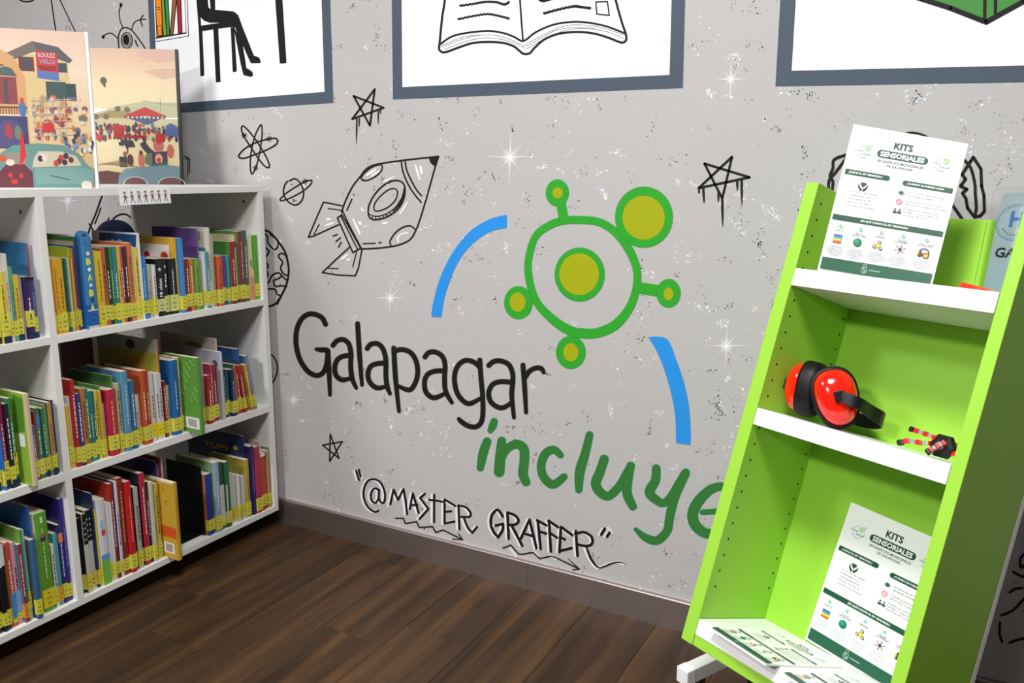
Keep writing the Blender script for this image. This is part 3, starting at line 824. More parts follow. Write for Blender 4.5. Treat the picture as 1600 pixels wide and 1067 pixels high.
PWD, PHT = 0.216, 0.303
def poster_print():
    P = Print()
    U = lambda u: u * PWD
    V = lambda v: (1 - v) * PHT
    DG, MG, LG = (22, 78, 58), (38, 66, 62), (92, 104, 110)
    P.text('KITS', U(.49), V(.097), U(.165), MG, 0.035)
    P.pill(U(.275), U(.72), V(.163), 0.0155, (34, 74, 66))
    P.text('SENSORIALES', U(.497), V(.163), U(.385), (245, 248, 248), 0.035)
    P.text('EN EDIFICIOS MUNICIPALES', U(.497), V(.212), U(.40), MG, 0.012)
    P.text('DE GALAPAGAR', U(.497), V(.238), U(.225), MG, 0.012)
    for cu in (.165, .845):
        cx, cy = U(cu), V(.167)
        P.ring(cx - .001, cy - .001, 0.0125, 0.0008, (90, 165, 215), 100, 165)
        P.ring(cx - .001, cy - .001, 0.0125, 0.0008, (70, 130, 190), 195, 300)
        P.ring(cx - .001, cy - .001, 0.0125, 0.0008, (90, 165, 215), -25, 15)
        P.ring(cx + .0045, cy + .0075, 0.0042, 0.0011, (120, 185, 50))
        P.ell(cx + .0045, cy + .0075, 0.0017, 0.0017, (150, 200, 60))
        P.ring(cx + .010, cy + .0125, 0.0021, 0.0008, (120, 185, 50)); P.ell(cx + .0, cy + .012, .0009, .0009, (120, 185, 50))
        P.ell(cx - .0005, cy + .006, .0009, .0009, (120, 185, 50)); P.ell(cx + .010, cy + .006, .0009, .0009, (120, 185, 50)); P.ell(cx + .0045, cy + .0018, .001, .001, (120, 185, 50))
        P.text('Galapagar', cx - .0095, cy + .0005, 0.0185, (90, 92, 96)); P.text('incluye', cx + .003, cy - .0055, 0.0155, (52, 122, 90), 0.01)
    P.pill(U(.03), U(.44), V(.318), 0.0105, DG, l=False)
    P.text('¿QUÉ ES EL KIT SENSORIAL?', U(.22), V(.318), U(.31), (245, 248, 248), 0.02)
    P.pill(U(.555), U(.975), V(.331), 0.0105, DG, r=False)
    P.text('¿CUÁNDO SE PUEDEN USAR?', U(.75), V(.331), U(.31), (245, 248, 248), 0.02)
    # heart held by two hands
    cx, cy = U(.224), V(.394)
    P.ell(cx - .0025, cy + .0035, .0032, .003, DG); P.ell(cx + .0025, cy + .0035, .0032, .003, DG)
    P.poly([(cx - .0054, cy + .0025), (cx, cy - .0045), (cx + .0054, cy + .0025)], DG)
    for sg in (-1, 1):
        P.poly([(cx + sg * a, cy + b) for a, b in ((.0085, .003), (.0095, .002), (.009, -.005), (.004, -.0115), (.0008, -.0115), (.001, -.006), (.005, -.003), (.0065, -.001), (.0075, -.0005))], (28, 58, 50))
        P.seg(cx + sg * .002, cy - .0065, cx + sg * .0062, cy - .0022, .0008, (246, 248, 248))
    for i, (t, w) in enumerate((('Un recurso para apoyar', .25), ('el bienestar y la', .19), ('autorregulación de', .205), ('personas con TEA en', .22), ('momentos de necesidad', .255))):
        P.text(t, U(.12), V(.444 + .0235 * i), U(w), LG, 0, 'L')
    P.seg(U(.505), V(.40), U(.505), V(.56), .0003, (215, 220, 220))
    P.ell(U(.566), V(.400), .0068, .0048, (170, 195, 205)); P.ell(U(.566), V(.400), .0045, .0036, (60, 84, 92))
    P.ring(U(.566), V(.461), .0048, .0022, (226, 130, 145)); P.ell(U(.566), V(.461), .0026, .0026, (236, 175, 182))
    for k in range(8): P.seg(U(.566) + .005 * cos(k * pi / 4), V(.461) + .005 * sin(k * pi / 4), U(.566) + .0072 * cos(k * pi / 4), V(.461) + .0072 * sin(k * pi / 4), .0009, (226, 150, 160))
    for dx in (-.0042, .0042):
        P.ell(U(.57) + dx, V(.514), .0019, .0019, (36, 62, 56)); P.rect(U(.57) + dx - .0036, V(.54), U(.57) + dx + .0036, V(.525), (36, 62, 56))
    for t, v, w in (('En momentos de sobrecarga', .391, .30), ('sensorial, ansiedad o crisis', .411, .30), ('Cuando la persona necesite un', .449, .33), ('apoyo para recuperar la calma', .469, .335), ('Pueden ser solicitados por', .504, .29), ('familias o responsables de', .524, .29), ('personas del centro', .544, .22)):
        P.text(t, U(.625), V(v), U(w), LG, 0, 'L')
    P.rect(U(.02), V(.647), U(.985), V(.611), DG)
    P.text('¿EN QUÉ CONSTA EL KIT SENSORIAL?', U(.49), V(.629), U(.42), (245, 248, 248), 0.02)
    us = (.115, .30, .485, .675, .87)
    for i, (u, t) in enumerate(zip(us, (('POP IT',), ('PELOTA', 'ANTIESTRÉS'), ('SPINNER',), ('FIDGET', 'EXTENSIBLE'), ('AURICULARES', 'ANTIRRUIDO')))):
        P.ell(U(u), V(.684), .0043, .0043, (150, 205, 185)); P.text(str(i + 1), U(u), V(.684), .0018 if i else .0009, (40, 80, 70), 0.02)
        for k, q in enumerate(t): P.text(q, U(u), V(.715 + .013 * k), U(.0125 * len(q)), (70, 84, 84), 0.01)
        for k in range(5): 
            w = (.055, .07, .078, .07, .045)[k]
            P.rect(U(u - w), V(.8285 + .0135 * k), U(u + w), V(.8235 + .0135 * k), (176, 182, 186))
        if i: P.seg(U(u - .093), V(.68), U(u - .093), V(.885), .0003, (225, 228, 228))
    x, y = U(us[0]), V(.772)
    for k, c in enumerate(((214, 62, 40), (240, 150, 50), (235, 205, 80), (70, 165, 140), (60, 130, 200), (70, 80, 180))): P.rect(x - .0085, y - .0085 + .00283 * k, x + .0085, y - .0085 + .00283 * (k + 1), c)
    P.ell(U(us[1]), V(.776), .0085, .0085, (18, 112, 84)); P.ell(U(us[1]) - .002, V(.776) + .002, .0045, .0045, (40, 150, 112))
    x, y = U(us[2]), V(.776)
    for a in (80, 200, 320):
        P.seg(x, y, x + .006 * cos(R_(a)), y + .006 * sin(R_(a)), .007, (226, 190, 50))
    for a in (80, 200, 320):
        P.ell(x + .0072 * cos(R_(a)), y + .0072 * sin(R_(a)), .0036, .0036, (70, 58, 30)); P.ell(x + .0072 * cos(R_(a)), y + .0072 * sin(R_(a)), .0018, .0018, (250, 246, 230))
    P.ell(x, y, .003, .003, (232, 200, 70))
    x, y = U(us[3]), V(.776)
    for a in range(6): P.seg(x, y, x + .0095 * cos(R_(20 + 60 * a)), y + .0095 * sin(R_(20 + 60 * a)), .0013, (120, 60, 55)); P.ell(x + .009 * cos(R_(20 + 60 * a)), y + .009 * sin(R_(20 + 60 * a)), .0011, .0011, (50, 40, 42))
    P.ell(x, y, .0028, .0028, (60, 40, 42))
    x, y = U(us[4]), V(.774)
    P.ring(x + .001, y, .0085, .0022, (60, 52, 46), -20, 200); P.ell(x - .006, y - .003, .005, .006, (70, 56, 44)); P.ell(x + .005, y - .005, .0058, .0062, (84, 62, 40))
    P.ell(x + .0055, y - .0055, .0038, .0044, (226, 176, 60)); P.ell(x - .009, y - .002, .0018, .0042, (226, 176, 60))
    P.rect(U(.022), V(.985), U(.985), V(.905), (20, 84, 60))
    x, y = U(.42), V(.948)
    P.ring(x, y - .001, .0055, .0007, (190, 205, 198), ry=.0068); P.ring(x, y + .0075, .0035, .0008, (190, 205, 198), 0, 180); P.seg(x - .004, y - .001, x + .004, y - .001, .0006, (190, 205, 198)); P.seg(x, y - .007, x, y + .006, .0006, (190, 205, 198))
    P.ell(x - .0022, y + .002, .0012, .0012, (190, 205, 198)); P.ell(x + .0022, y - .004, .0012, .0012, (190, 205, 198))
    P.text('GALAPAGAR', x + .0095, y, .021, (205, 216, 210), 0.01, 'L')
    return P
POSTER = poster_print().mb.mesh('poster_print', M_PRINT, True)

# ------------------------------------------------------------------ bookcase
XF, XB = -1.952, -2.562
Z_TOP, Z_TB = 1.1466, 1.1268
SH = {1: (0.788, 0.768), 2: (0.4336, 0.4116), 3: (0.0792, 0.060)}
YE0, YE1 = 1.936, 1.956
YD0, YD1 = 1.219, 1.238
YL0, YL1 = 0.501, 0.521
case = tag(empty('bookcase', ((XF + XB) / 2, (YE1 + YL0) / 2, 0)), 'white double-sided open bookcase full of books, standing end-on to the mural wall', 'bookcase')
cx, cy = case.location.x, case.location.y
def cpart(name, x0, x1, y0, y1, z0, z1, m=M_WHITE, bevel=0.0008):
    return boxobj(name, m, x0 - cx, x1 - cx, y0 - cy, y1 - cy, z0, z1, case, bevel)
cpart('top_board', XB, XF, YL0, YE1, Z_TB, Z_TOP)
cpart('side_panel', XB, XF, YE0, YE1, 0.060, Z_TB)
cpart('side_panel', XB, XF, YL0, YL1, 0.060, Z_TB)
cpart('divider', XB, XF, YD0, YD1, SH[3][0], Z_TB)
for r in (1, 2):
    cpart('shelf', XB, XF, YD1, YE0, SH[r][1], SH[r][0])
    cpart('shelf', XB, XF, YL1, YD0, SH[r][1], SH[r][0])
cpart('bottom_board', XB, XF, YL1, YE0, SH[3][1], SH[3][0])
for x in (XF - 0.09, XB + 0.09):
    for y in (YL0 + 0.08, (YL0 + YE1) / 2, YE1 - 0.08):
        b = MB()
        b.grid([[(x - cx + r * cos(t), y - cy + r * sin(t), zz) for t in (2 * pi * i / 16 for i in range(16))] for r, zz in ((0.001, 0), (0.02, 0), (0.022, 0.012), (0.016, 0.02), (0.016, 0.060))], close=True)
        b.obj('foot', M_BLACK, case, smooth=True)
def screw(px, py, yp):
    P = on_y(px, py, yp)
    b = MB()
    b.grid([[(P.x - cx + r * cos(t), yp - cy - d, P.z + r * sin(t)) for t in (2 * pi * i / 14 for i in range(14))] for r, d in ((0.0052, 0), (0.005, 0.0012), (0.0025, 0.0015), (0.002, 0.0004), (0.0001, 0.0004))], close=True)
    b.obj('screw', M_SCREW, case, smooth=True)
screw(381, 315, YE0); screw(32, 331, YD0); screw(300, 640, YE0)

# ------------------------------------------------------------------ books
ROWNAME = {1: 'top', 2: 'middle', 3: 'bottom'}
def solve_y(px, X, Zs):
    lo, hi = 0.3, 1.99
    for _ in range(40):
        m = (lo + hi) / 2
        if proj(Vector((X, m, Zs)))[0] < px: lo = m
        else: hi = m
    return (lo + hi) / 2
def solve_z(py, X, Y):
    lo, hi = 0.0, 2.0
    for _ in range(40):
        m = (lo + hi) / 2
        if proj(Vector((X, Y, m)))[1] > py: lo = m
        else: hi = m
    return (lo + hi) / 2

def dark(c, k): return tuple(max(0, min(255, int(v * k))) for v in c)
def mute(c):
    g = 0.3 * c[0] + 0.6 * c[1] + 0.1 * c[2]
    return tuple((v * 0.88 + g * 0.12) * 0.93 for v in c)
YEL = (216, 210, 74)
rb = random.Random(5)

def book(X, y0, y1, zs, h, spine, cover, depth, lean=0.0, sticker=YEL, stk=None, title=None, art=None, sp_art=None, hard=None, name='book', yaw=0.0, zlift=0.0):
    """spine faces +x; y0..y1 is its thickness along the shelf"""
    spine, cover = mute(spine), mute(cover)
    t = y1 - y0
    o = empty(name, (X, (y0 + y1) / 2, zs + zlift))
    o.rotation_euler = (lean, 0, yaw)
    hard = (t > 0.011) if hard is None else hard
    bt = 0.0016 if hard else 0.0005
    bt = min(bt, t * 0.2)
    bul = min(0.0022, t * 0.12) if hard else min(0.0006, t * 0.06)
    w = t / 2
    # cover: outline of a U in plan, drawn round the page block
    sy = [-1, -0.92, -0.6, 0, 0.6, 0.92, 1]
    sx = [-0.0012 if hard else -0.0004, 0.15 * bul, 0.7 * bul, bul, 0.7 * bul, 0.15 * bul, -0.0012 if hard else -0.0004]
    outer = [(-depth, -w)] + [(x, k * w) for x, k in zip(sx, sy)] + [(-depth, w)]
    inner = [(-depth, -w + bt), (-bt - 0.001, -w + bt), (-bt - 0.001, w - bt), (-depth, w - bt)]
    b = MB()
    n = len(outer)
    for i in range(n - 1):
        c = cover if i in (0, n - 2) else spine
        a, d = outer[i], outer[i + 1]
        b.poly([(*a, 0), (*d, 0), (*d, h), (*a, h)], c)
    for i in range(3):
        a, d = inner[i], inner[i + 1]
        b.poly([(*d, 0), (*a, 0), (*a, h), (*d, h)], (225, 220, 210))
    for zz in (0, h):
        b.poly([(-depth, -w, zz), (sx[0], -w, zz), (-bt - 0.001, -w + bt, zz), (-depth, -w + bt, zz)], cover)
        b.poly([(-depth, w, zz), (sx[0], w, zz), (-bt - 0.001, w - bt, zz), (-depth, w - bt, zz)], cover)
        b.poly([(x, k * w, zz) for x, k in zip(sx, sy)] + [(-bt - 0.001, w - bt, zz), (-bt - 0.001, -w + bt, zz)], spine)
    for s_ in (-1, 1):
        b.poly([(-depth, s_ * w, 0), (-depth, s_ * (w - bt), 0), (-depth, s_ * (w - bt), h), (-depth, s_ * w, h)], cover)
    b.obj('cover', M_GLOSS, o, attr=True)
    ins = 0.003 if hard else 0.0006
    pg = MB()
    pg.box(-depth + ins, -bt - 0.001, -w + bt, w - bt, 0.0006 if not hard else 0.002, h - ins)
    pg.obj('pages', M_PAGES, o)
    # call-number sticker wrapped round the foot of the spine
    e = bul + 0.0003
    if sticker:
        s0, s1 = stk or (0.012 + rb.uniform(-.004, .004), 0.052 + rb.uniform(-.003, .004))
        q = Print(lambda x, y, zz: (e + zz, x, y))
        kw = w * 0.97
        q.rect(-kw, s0, kw, s1, sticker)
        for i, ww in enumerate((0.18, 0.62, 0.48)):
            lw = min(kw * 1.7, 0.022) * ww
            yy = s1 - (i + 0.72) * (s1 - s0) / 3.6
            nb = (1, 3, 3)[i]
            for k in range(nb):
                a = -lw / 2 + lw * k / nb
                q.rect(a + lw * 0.06, yy - 0.0035, a + lw / nb * 0.78, yy + 0.0005, (52, 52, 30))
        wr = 0.009
        q.mb.poly([(-wr, -w - 0.0003, s0), (e, -w * 0.99 - 0.0003, s0), (e, -w * 0.99 - 0.0003, s1), (-wr, -w - 0.0003, s1)], sticker)
        q.mb.obj('call_sticker', M_PRINT, o, attr=True)
    if title and t > 0.004:
        q = Print(lambda x, y, zz: (e + zz, x, y))
        if isinstance(title, tuple) and isinstance(title[0], int):
            a, fin = h * 0.34, h * rb.uniform(0.66, 0.9)
            lw = min(w * 0.5, 0.003)
            while a < fin:
                l = rb.uniform(0.004, 0.014)
                q.rect(-lw / 2, a, lw / 2, min(fin, a + l), title)
                a += l + rb.uniform(0.0015, 0.004)
        q.mb.obj('spine_title', M_PRINT, o, attr=True)
    if sp_art:
        for j_, it in enumerate(sp_art):
            q = Print(lambda x, y, zz: (e + 0.0001 + 0.00012 * j_ + zz, x * w, y * h))
            it(q)
            q.mb.obj('spine_print', M_PRINT, o, attr=True)
    if art:
        for j_, it in enumerate(art):
            q = Print(lambda x, y, zz: (-(1 - x) * depth, -w - 0.0003 - 0.0001 * j_ - zz, y * h))   # x=1 at the spine edge
            many = isinstance(it(q), list)
            po = q.mb.obj('cover_print', M_PRINT, o, attr=True)
            if many: po['kind'] = 'stuff'        # specks and barcode bars, too fine to pick apart
    return o

def CN(c):
    """plain colour word"""
    r, g, b_ = [v / 255 for v in c]
    mx, mn = max(r, g, b_), min(r, g, b_)
    l, s_ = (mx + mn) / 2, (mx - mn)
    if s_ < 0.10:
        return 'black' if mx < 0.2 else 'dark grey' if mx < 0.42 else 'grey' if mx < 0.75 else 'white'
    if mx == r: hh = ((g - b_) / s_) % 6
    elif mx == g: hh = (b_ - r) / s_ + 2
    else: hh = (r - g) / s_ + 4
    hh *= 60
    if mx < 0.26: return 'near-black'
    if hh < 14 or hh >= 346: return 'dark red' if mx < 0.66 else 'red'
    if hh < 40: return 'brown' if mx < 0.55 else ('cream' if s_ < 0.3 else 'orange')
    if hh < 66: return 'olive' if mx < 0.6 else ('cream' if s_ < 0.4 else 'yellow')
    if hh < 95: return 'lime green'
    if hh < 160: return 'dark green' if mx < 0.4 else 'green'
    if hh < 195: return 'teal'
    if hh < 222: return 'dark blue' if mx < 0.5 else ('light blue' if s_ < 0.4 or mx > .85 else 'blue')
    if hh < 262: return 'navy blue' if mx < 0.6 else ('lilac grey' if s_ < .2 else 'blue')
    if hh < 300: return 'purple'
    return 'magenta' if mx > 0.5 else 'plum'
def ordinal(n):
    return {1: 'first', 2: 'second', 3: 'third', 4: 'fourth', 5: 'fifth', 6: 'sixth', 7: 'seventh', 8: 'eighth', 9: 'ninth', 10: 'tenth', 11: 'eleventh', 12: 'twelfth'}.get(
        n, '%d%s' % (n, 'th' if 10 < n % 100 < 14 else {1: 'st', 2: 'nd', 3: 'rd'}.get(n % 10, 'th')))

def row(r, bay, zoom, items, ymax):
    """items: (x0, x1, ytop, spine, cover, options) with x at the foot of the spine, traced left to right"""
    zs = SH[r][0]
    y = (YD1 if bay == 'right' else YL1) + 0.0005
    first = True
    pl_t, ph = 0.0, 0.0
    for i, it in enumerate(items):
        ox, oy, sc = zoom if len(it) < 7 else it[6]
        x0, x1, yt, spn, cov = it[:5]
        op = dict(it[5]) if len(it) > 5 and it[5] else {}
        rec = op.pop('rec', 0.012 + rb.uniform(-0.006, 0.008))
        X = XF - rec
        a, b = solve_y(ox + x0 / sc, XF - .012, zs), solve_y(ox + x1 / sc, XF - .012, zs)
        if first: y = max(y, a) if a > y else y
        first = False
        ln = op.get('lean', 0.0)
        a = max(y, a)
        if ln:
            hg = solve_z(oy + yt / sc, X, a) - zs
            wdt = max(0.0035, b - solve_y(ox + x0 / sc, XF - .012, zs))
            a = max(a, y + min(hg, ph or hg) * (math.tan(ln) - pl_t) + wdt * (1 / cos(ln) - 1))
            b = a + wdt
            pl_t, ph = math.tan(ln), max(hg, 0.2)
        b = max(b, a + 0.0035)
        if b > ymax: b = ymax
        if b - a < 0.0028: 
            a = b - 0.0028
        hgt = (solve_z(oy + yt / sc, X, (a + b) / 2 - (0.10 * ln if ln else 0)) - zs) / cos(ln)
        lim = 0.33
        hgt = min(hgt, lim)
        y = b + 0.0003
        ds = op.pop('ds', None)
        kind = op.pop('kindw', None)
        depth = op.pop('depth', min(0.285, hgt * rb.uniform(0.72, 0.86)))
        bow = op.pop('bow', None)
        o = book(X, a, b, zs, hgt, spn, cov or dark(spn, 0.92), depth, **op)
        if bow:
            m_ = MB(); w_ = (b - a) * .5; n_ = 10
            for x0_, x1_ in ((-.022, -.006),):
                arc = [(w_ * cos(pi * k / n_), hgt + .014 * sin(pi * k / n_)) for k in range(n_ + 1)]
                inn = [(w_ * .45 * cos(pi * k / n_), hgt + .006 * sin(pi * k / n_)) for k in range(n_ + 1)]
                m_.grid([[(x0_, y_, z_) for y_, z_ in arc], [(x1_, y_, z_) for y_, z_ in arc], [(x1_, y_, z_) for y_, z_ in inn], [(x0_, y_, z_) for y_, z_ in inn], [(x0_, y_, z_) for y_, z_ in arc]], mute(spn))
            m_.obj('carry_loop', M_GLOSS, o, attr=True)
        th_ = b - a
        size = kind or ('thick' if th_ > 0.024 else 'slim' if th_ < 0.008 else '')
        tl = 'tall ' if hgt > 0.26 else 'small ' if hgt < 0.17 else ''
        d = ds or (tl + (size + ' ' if size else '') + CN(spn) + ' book')
        tag(o, '%s, %s from left on %s shelf, %s bay' % (d, ordinal(i + 1) if bay == 'right' else ordinal(len(items) - i), ROWNAME[r], bay) if bay == 'right' else
               '%s, %s from divider on %s shelf, left bay' % (d, ordinal(len(items) - i), ROWNAME[r]), 'book', 'books on the %s shelf, %s bay' % (ROWNAME[r], bay))

T_W, T_K = (225, 225, 225), (45, 40, 40)
NS = dict(sticker=None)
def o_(**k): return k
def txt_art(chars, col, ys, wd=1.2, bold=0.04):
    def f(q):
        for ch, yy in zip(chars, ys): q.text(ch, 0, yy, wd, col, bold, height=0.072)
    return f
def R4(x0, y0, x1, y1, c): return lambda q: q.rect(x0, y0, x1, y1, c)
def E4(cx_, cy_, rx, ry, c): return lambda q: q.ell(cx_, cy_, rx, ry, c)
def TX(t, cx_, cy_, w, c, h): return lambda q: q.text(t, cx_, cy_, w, c, 0.02, height=h)
def upspine(t, c, y0, y1, wd=1.0):
    """lettering running up the spine"""
    def f(q):
        vs, fs, w, h = glyphs(t, 0.02)
        q.lay(); n = len(q.mb.v); l = lin(c)
        k = (y1 - y0) / w
        q.mb.v += [q.T(wd * (y / h - 0.5), y1 - x * k, q.z) if False else q.T(-wd * (y / h - 0.5), y0 + x * k, q.z) for x, y in vs]
        q.mb.c += [(*l, 1.0)] * len(vs)
        q.mb.f += [[n + i for i in g] for g in fs]
    return f

z3, z4 = (60, 330, 5.337), (230, 330, 5.93)
ROW_1R = [
 (138, 166, 378, (236, 203, 140), (240, 210, 150), o_(title=(190, 120, 50))),
 (166, 196, 395, (246, 170, 28), None, o_(title=(150, 90, 20))),
 (196, 252, 395, (240, 176, 20), None, o_(title=(120, 80, 20))),
 (252, 280, 428, (46, 46, 112), (36, 36, 90), o_(title=T_W, rec=0.03)),
 (281, 293, 392, (70, 148, 120), None, None), (294, 306, 392, (224, 196, 150), None, None), (307, 318, 390, (206, 160, 112), None, None),
 (319, 330, 392, (176, 170, 160), None, None), (331, 342, 394, (228, 192, 70), None, None), (343, 353, 300, (190, 200, 40), (184, 196, 38), o_(rec=0.03, ds='tall yellow-green album')),
 (354, 366, 312, (200, 44, 38), (186, 198, 40), o_(title=T_W, ds='red-spined lime book')),
 (367, 376, 288, (42, 60, 140), (50, 90, 170), o_(ds='tall blue album')),
 (377, 388, 212, (44, 110, 58), (188, 176, 140), o_(rec=0.02, ds='tall green-edged beige album', art=[R4(0, .955, 1, 1, (44, 110, 58))])),
 (389, 402, 202, (120, 30, 40), (110, 30, 40), o_(rec=0.055, sticker=None, ds='tall dark red album')),
 (405, 491, 212, (52, 132, 196), (46, 110, 176), o_(stk=(0.012, 0.064), sticker=(24, 92, 176), rec=0.004, bow=True, ds='thick blue book lettered BABA',
        sp_art=[txt_art('BABA', (240, 226, 60), (.735, .565, .395, .235), 0.85), R4(-.96, .0, .96, .035, (214, 214, 220)), R4(-.96, .20, .96, .212, (200, 214, 230)),
                E4(0, .82, .3, .022, (235, 225, 220)), E4(0, .65, .32, .022, (235, 235, 235)), E4(0, .48, .32, .02, (225, 215, 200)), E4(.1, .32, .3, .026, (60, 50, 55)), E4(0, .95, .45, .028, (60, 120, 180))])),
 (492, 514, 372, (62, 146, 150), None, o_(sticker=(236, 150, 40))),
 (515, 576, 335, (240, 200, 30), None, o_(title=(120, 96, 20))),
 (577, 616, 308, (214, 98, 42), None, o_(title=(70, 30, 16))),
 (617, 650, 300, (32, 62, 42), None, o_(title=T_W)), (651, 670, 298, (74, 142, 64), None, o_(title=T_W)), (671, 702, 296, (42, 140, 150), None, o_(title=T_W)),
 (703, 729, 292, (235, 182, 44), None, o_(title=T_K)), (730, 755, 292, (200, 62, 104), None, o_(title=T_W)), (756, 785, 292, (82, 38, 48), None, o_(title=T_W)),
 (787, 830, 262, (230, 122, 54), (226, 112, 48), o_(title=(120, 50, 20), art=[R4(.02, .0, .95, .90, (236, 214, 170))])),
 (831, 843, 288, (226, 214, 186), None, None), (844, 872, 300, (236, 212, 56), None, o_(title=T_K)),
 (875, 884, 182, (238, 238, 238), (232, 232, 232), o_(title=T_K, ds='tall white book titled La familia', art=[lambda q: q.poly([(.14, .79), (.93, .79), (.97, .98), (.18, .98)], (30, 74, 130)), TX('La familia', .5, .885, .36, (220, 228, 240), .06)])),
 (885, 940, 382, (32, 140, 226), None, o_(title=(150, 200, 240))),
 (45, 72, 496, (206, 200, 182), None, o_(title=(120, 60, 60)), z4), (73, 105, 496, (224, 224, 216), None, o_(title=(150, 40, 50)), z4),
 (107, 178, 442, (22, 22, 24), None, o_(sp_art=[upspine('Mi chico', (235, 235, 232), .34, .66, 0.8), E4(0, .82, .35, .03, (200, 200, 190))], sticker=(206, 214, 150), ds='thick black book with white script'), z4),
 (179, 220, 440, (20, 20, 22), None, o_(sp_art=[upspine('Mis', (225, 225, 222), .5, .74, 0.8), E4(0, .86, .4, .03, (180, 184, 170))], sticker=(206, 214, 120)), z4),
 (228, 304, 440, (22, 22, 23), None, o_(title=T_W, sticker=(206, 214, 120)), z4),
 (306, 318, 245, (238, 178, 40), (238, 182, 42), o_(ds='yellow-framed picture book', rec=0.015, art=[R4(.04, .25, .86, .9, (236, 232, 226)), E4(.3, .75, .07, .05, (190, 40, 36)), E4(.73, .75, .09, .055, (196, 52, 40)), E4(.5, .7, .03, .02, (90, 90, 90))]), z4),
 (320, 358, 250, (52, 152, 232), None, o_(rec=0.006), z4),
 (365, 408, 446, (152, 32, 38), None, o_(title=T_W), z4), (409, 456, 446, (222, 132, 32), None, o_(title=T_W), z4), (460, 512, 440, (112, 172, 60), None, o_(title=(60, 100, 30)), z4),
 (513, 527, 160, (112, 80, 152), (108, 78, 148), o_(rec=0.02, ds='tall purple album'), z4),
 (530, 556, 376, (232, 230, 226), None, None, z4), (557, 588, 376, (66, 156, 172), None, o_(title=T_W), z4),
 (590, 626, 152, (228, 222, 204), (226, 220, 204), o_(rec=0.014, title=(70, 120, 80), ds='tall cream book with a barcode', art=[lambda q: [q.rect(.62 + .02 * k, .84, .631 + .02 * k, .95, (50, 50, 50)) for k in range(13)], R4(.6, .66, .98, .75, (50, 140, 150))]), z4),
 (628, 658, 214, (186, 178, 162), (110, 150, 70), None, z4),
 (662, 700, 418, (226, 92, 44), None, o_(title=(70, 50, 130)), z4), (701, 734, 416, (222, 66, 44), None, None, z4),
 (736, 752, 410, (96, 86, 170), None, None, z4), (753, 776, 410, (72, 150, 178), None, None, z4),
 (786, 828, 282, (168, 26, 32), (70, 142, 62), o_(title=T_W), z4),
 (830, 864, 220, (226, 208, 158), (200, 196, 150), o_(sp_art=[R4(-.96, 0, .96, .05, (40, 50, 90)), E4(0, .86, .7, .05, (176, 34, 60))]), z4),
 (866, 914, 186, (142, 48, 62), (96, 140, 62), o_(title=(220, 190, 150)), z4),
 (918, 950, 176, (22, 122, 122), None, o_(title=T_W), z4),
 (953, 962, 262, (232, 190, 60), None, None, z4),
 (963, 1010, 214, (234, 226, 190), None, o_(sticker=(226, 214, 200), sp_art=[R4(-.96, 0, .96, .36, (222, 146, 136)), R4(-.96, .36, .96, .46, (230, 196, 170)), R4(-.2, .5, .2, .62, (80, 70, 110))]), z4),
 (1012, 1064, 222, (82, 182, 32), None, o_(title=(50, 130, 20)), z4),
]
row(1, 'right', z3, ROW_1R, YE0 - 0.001)

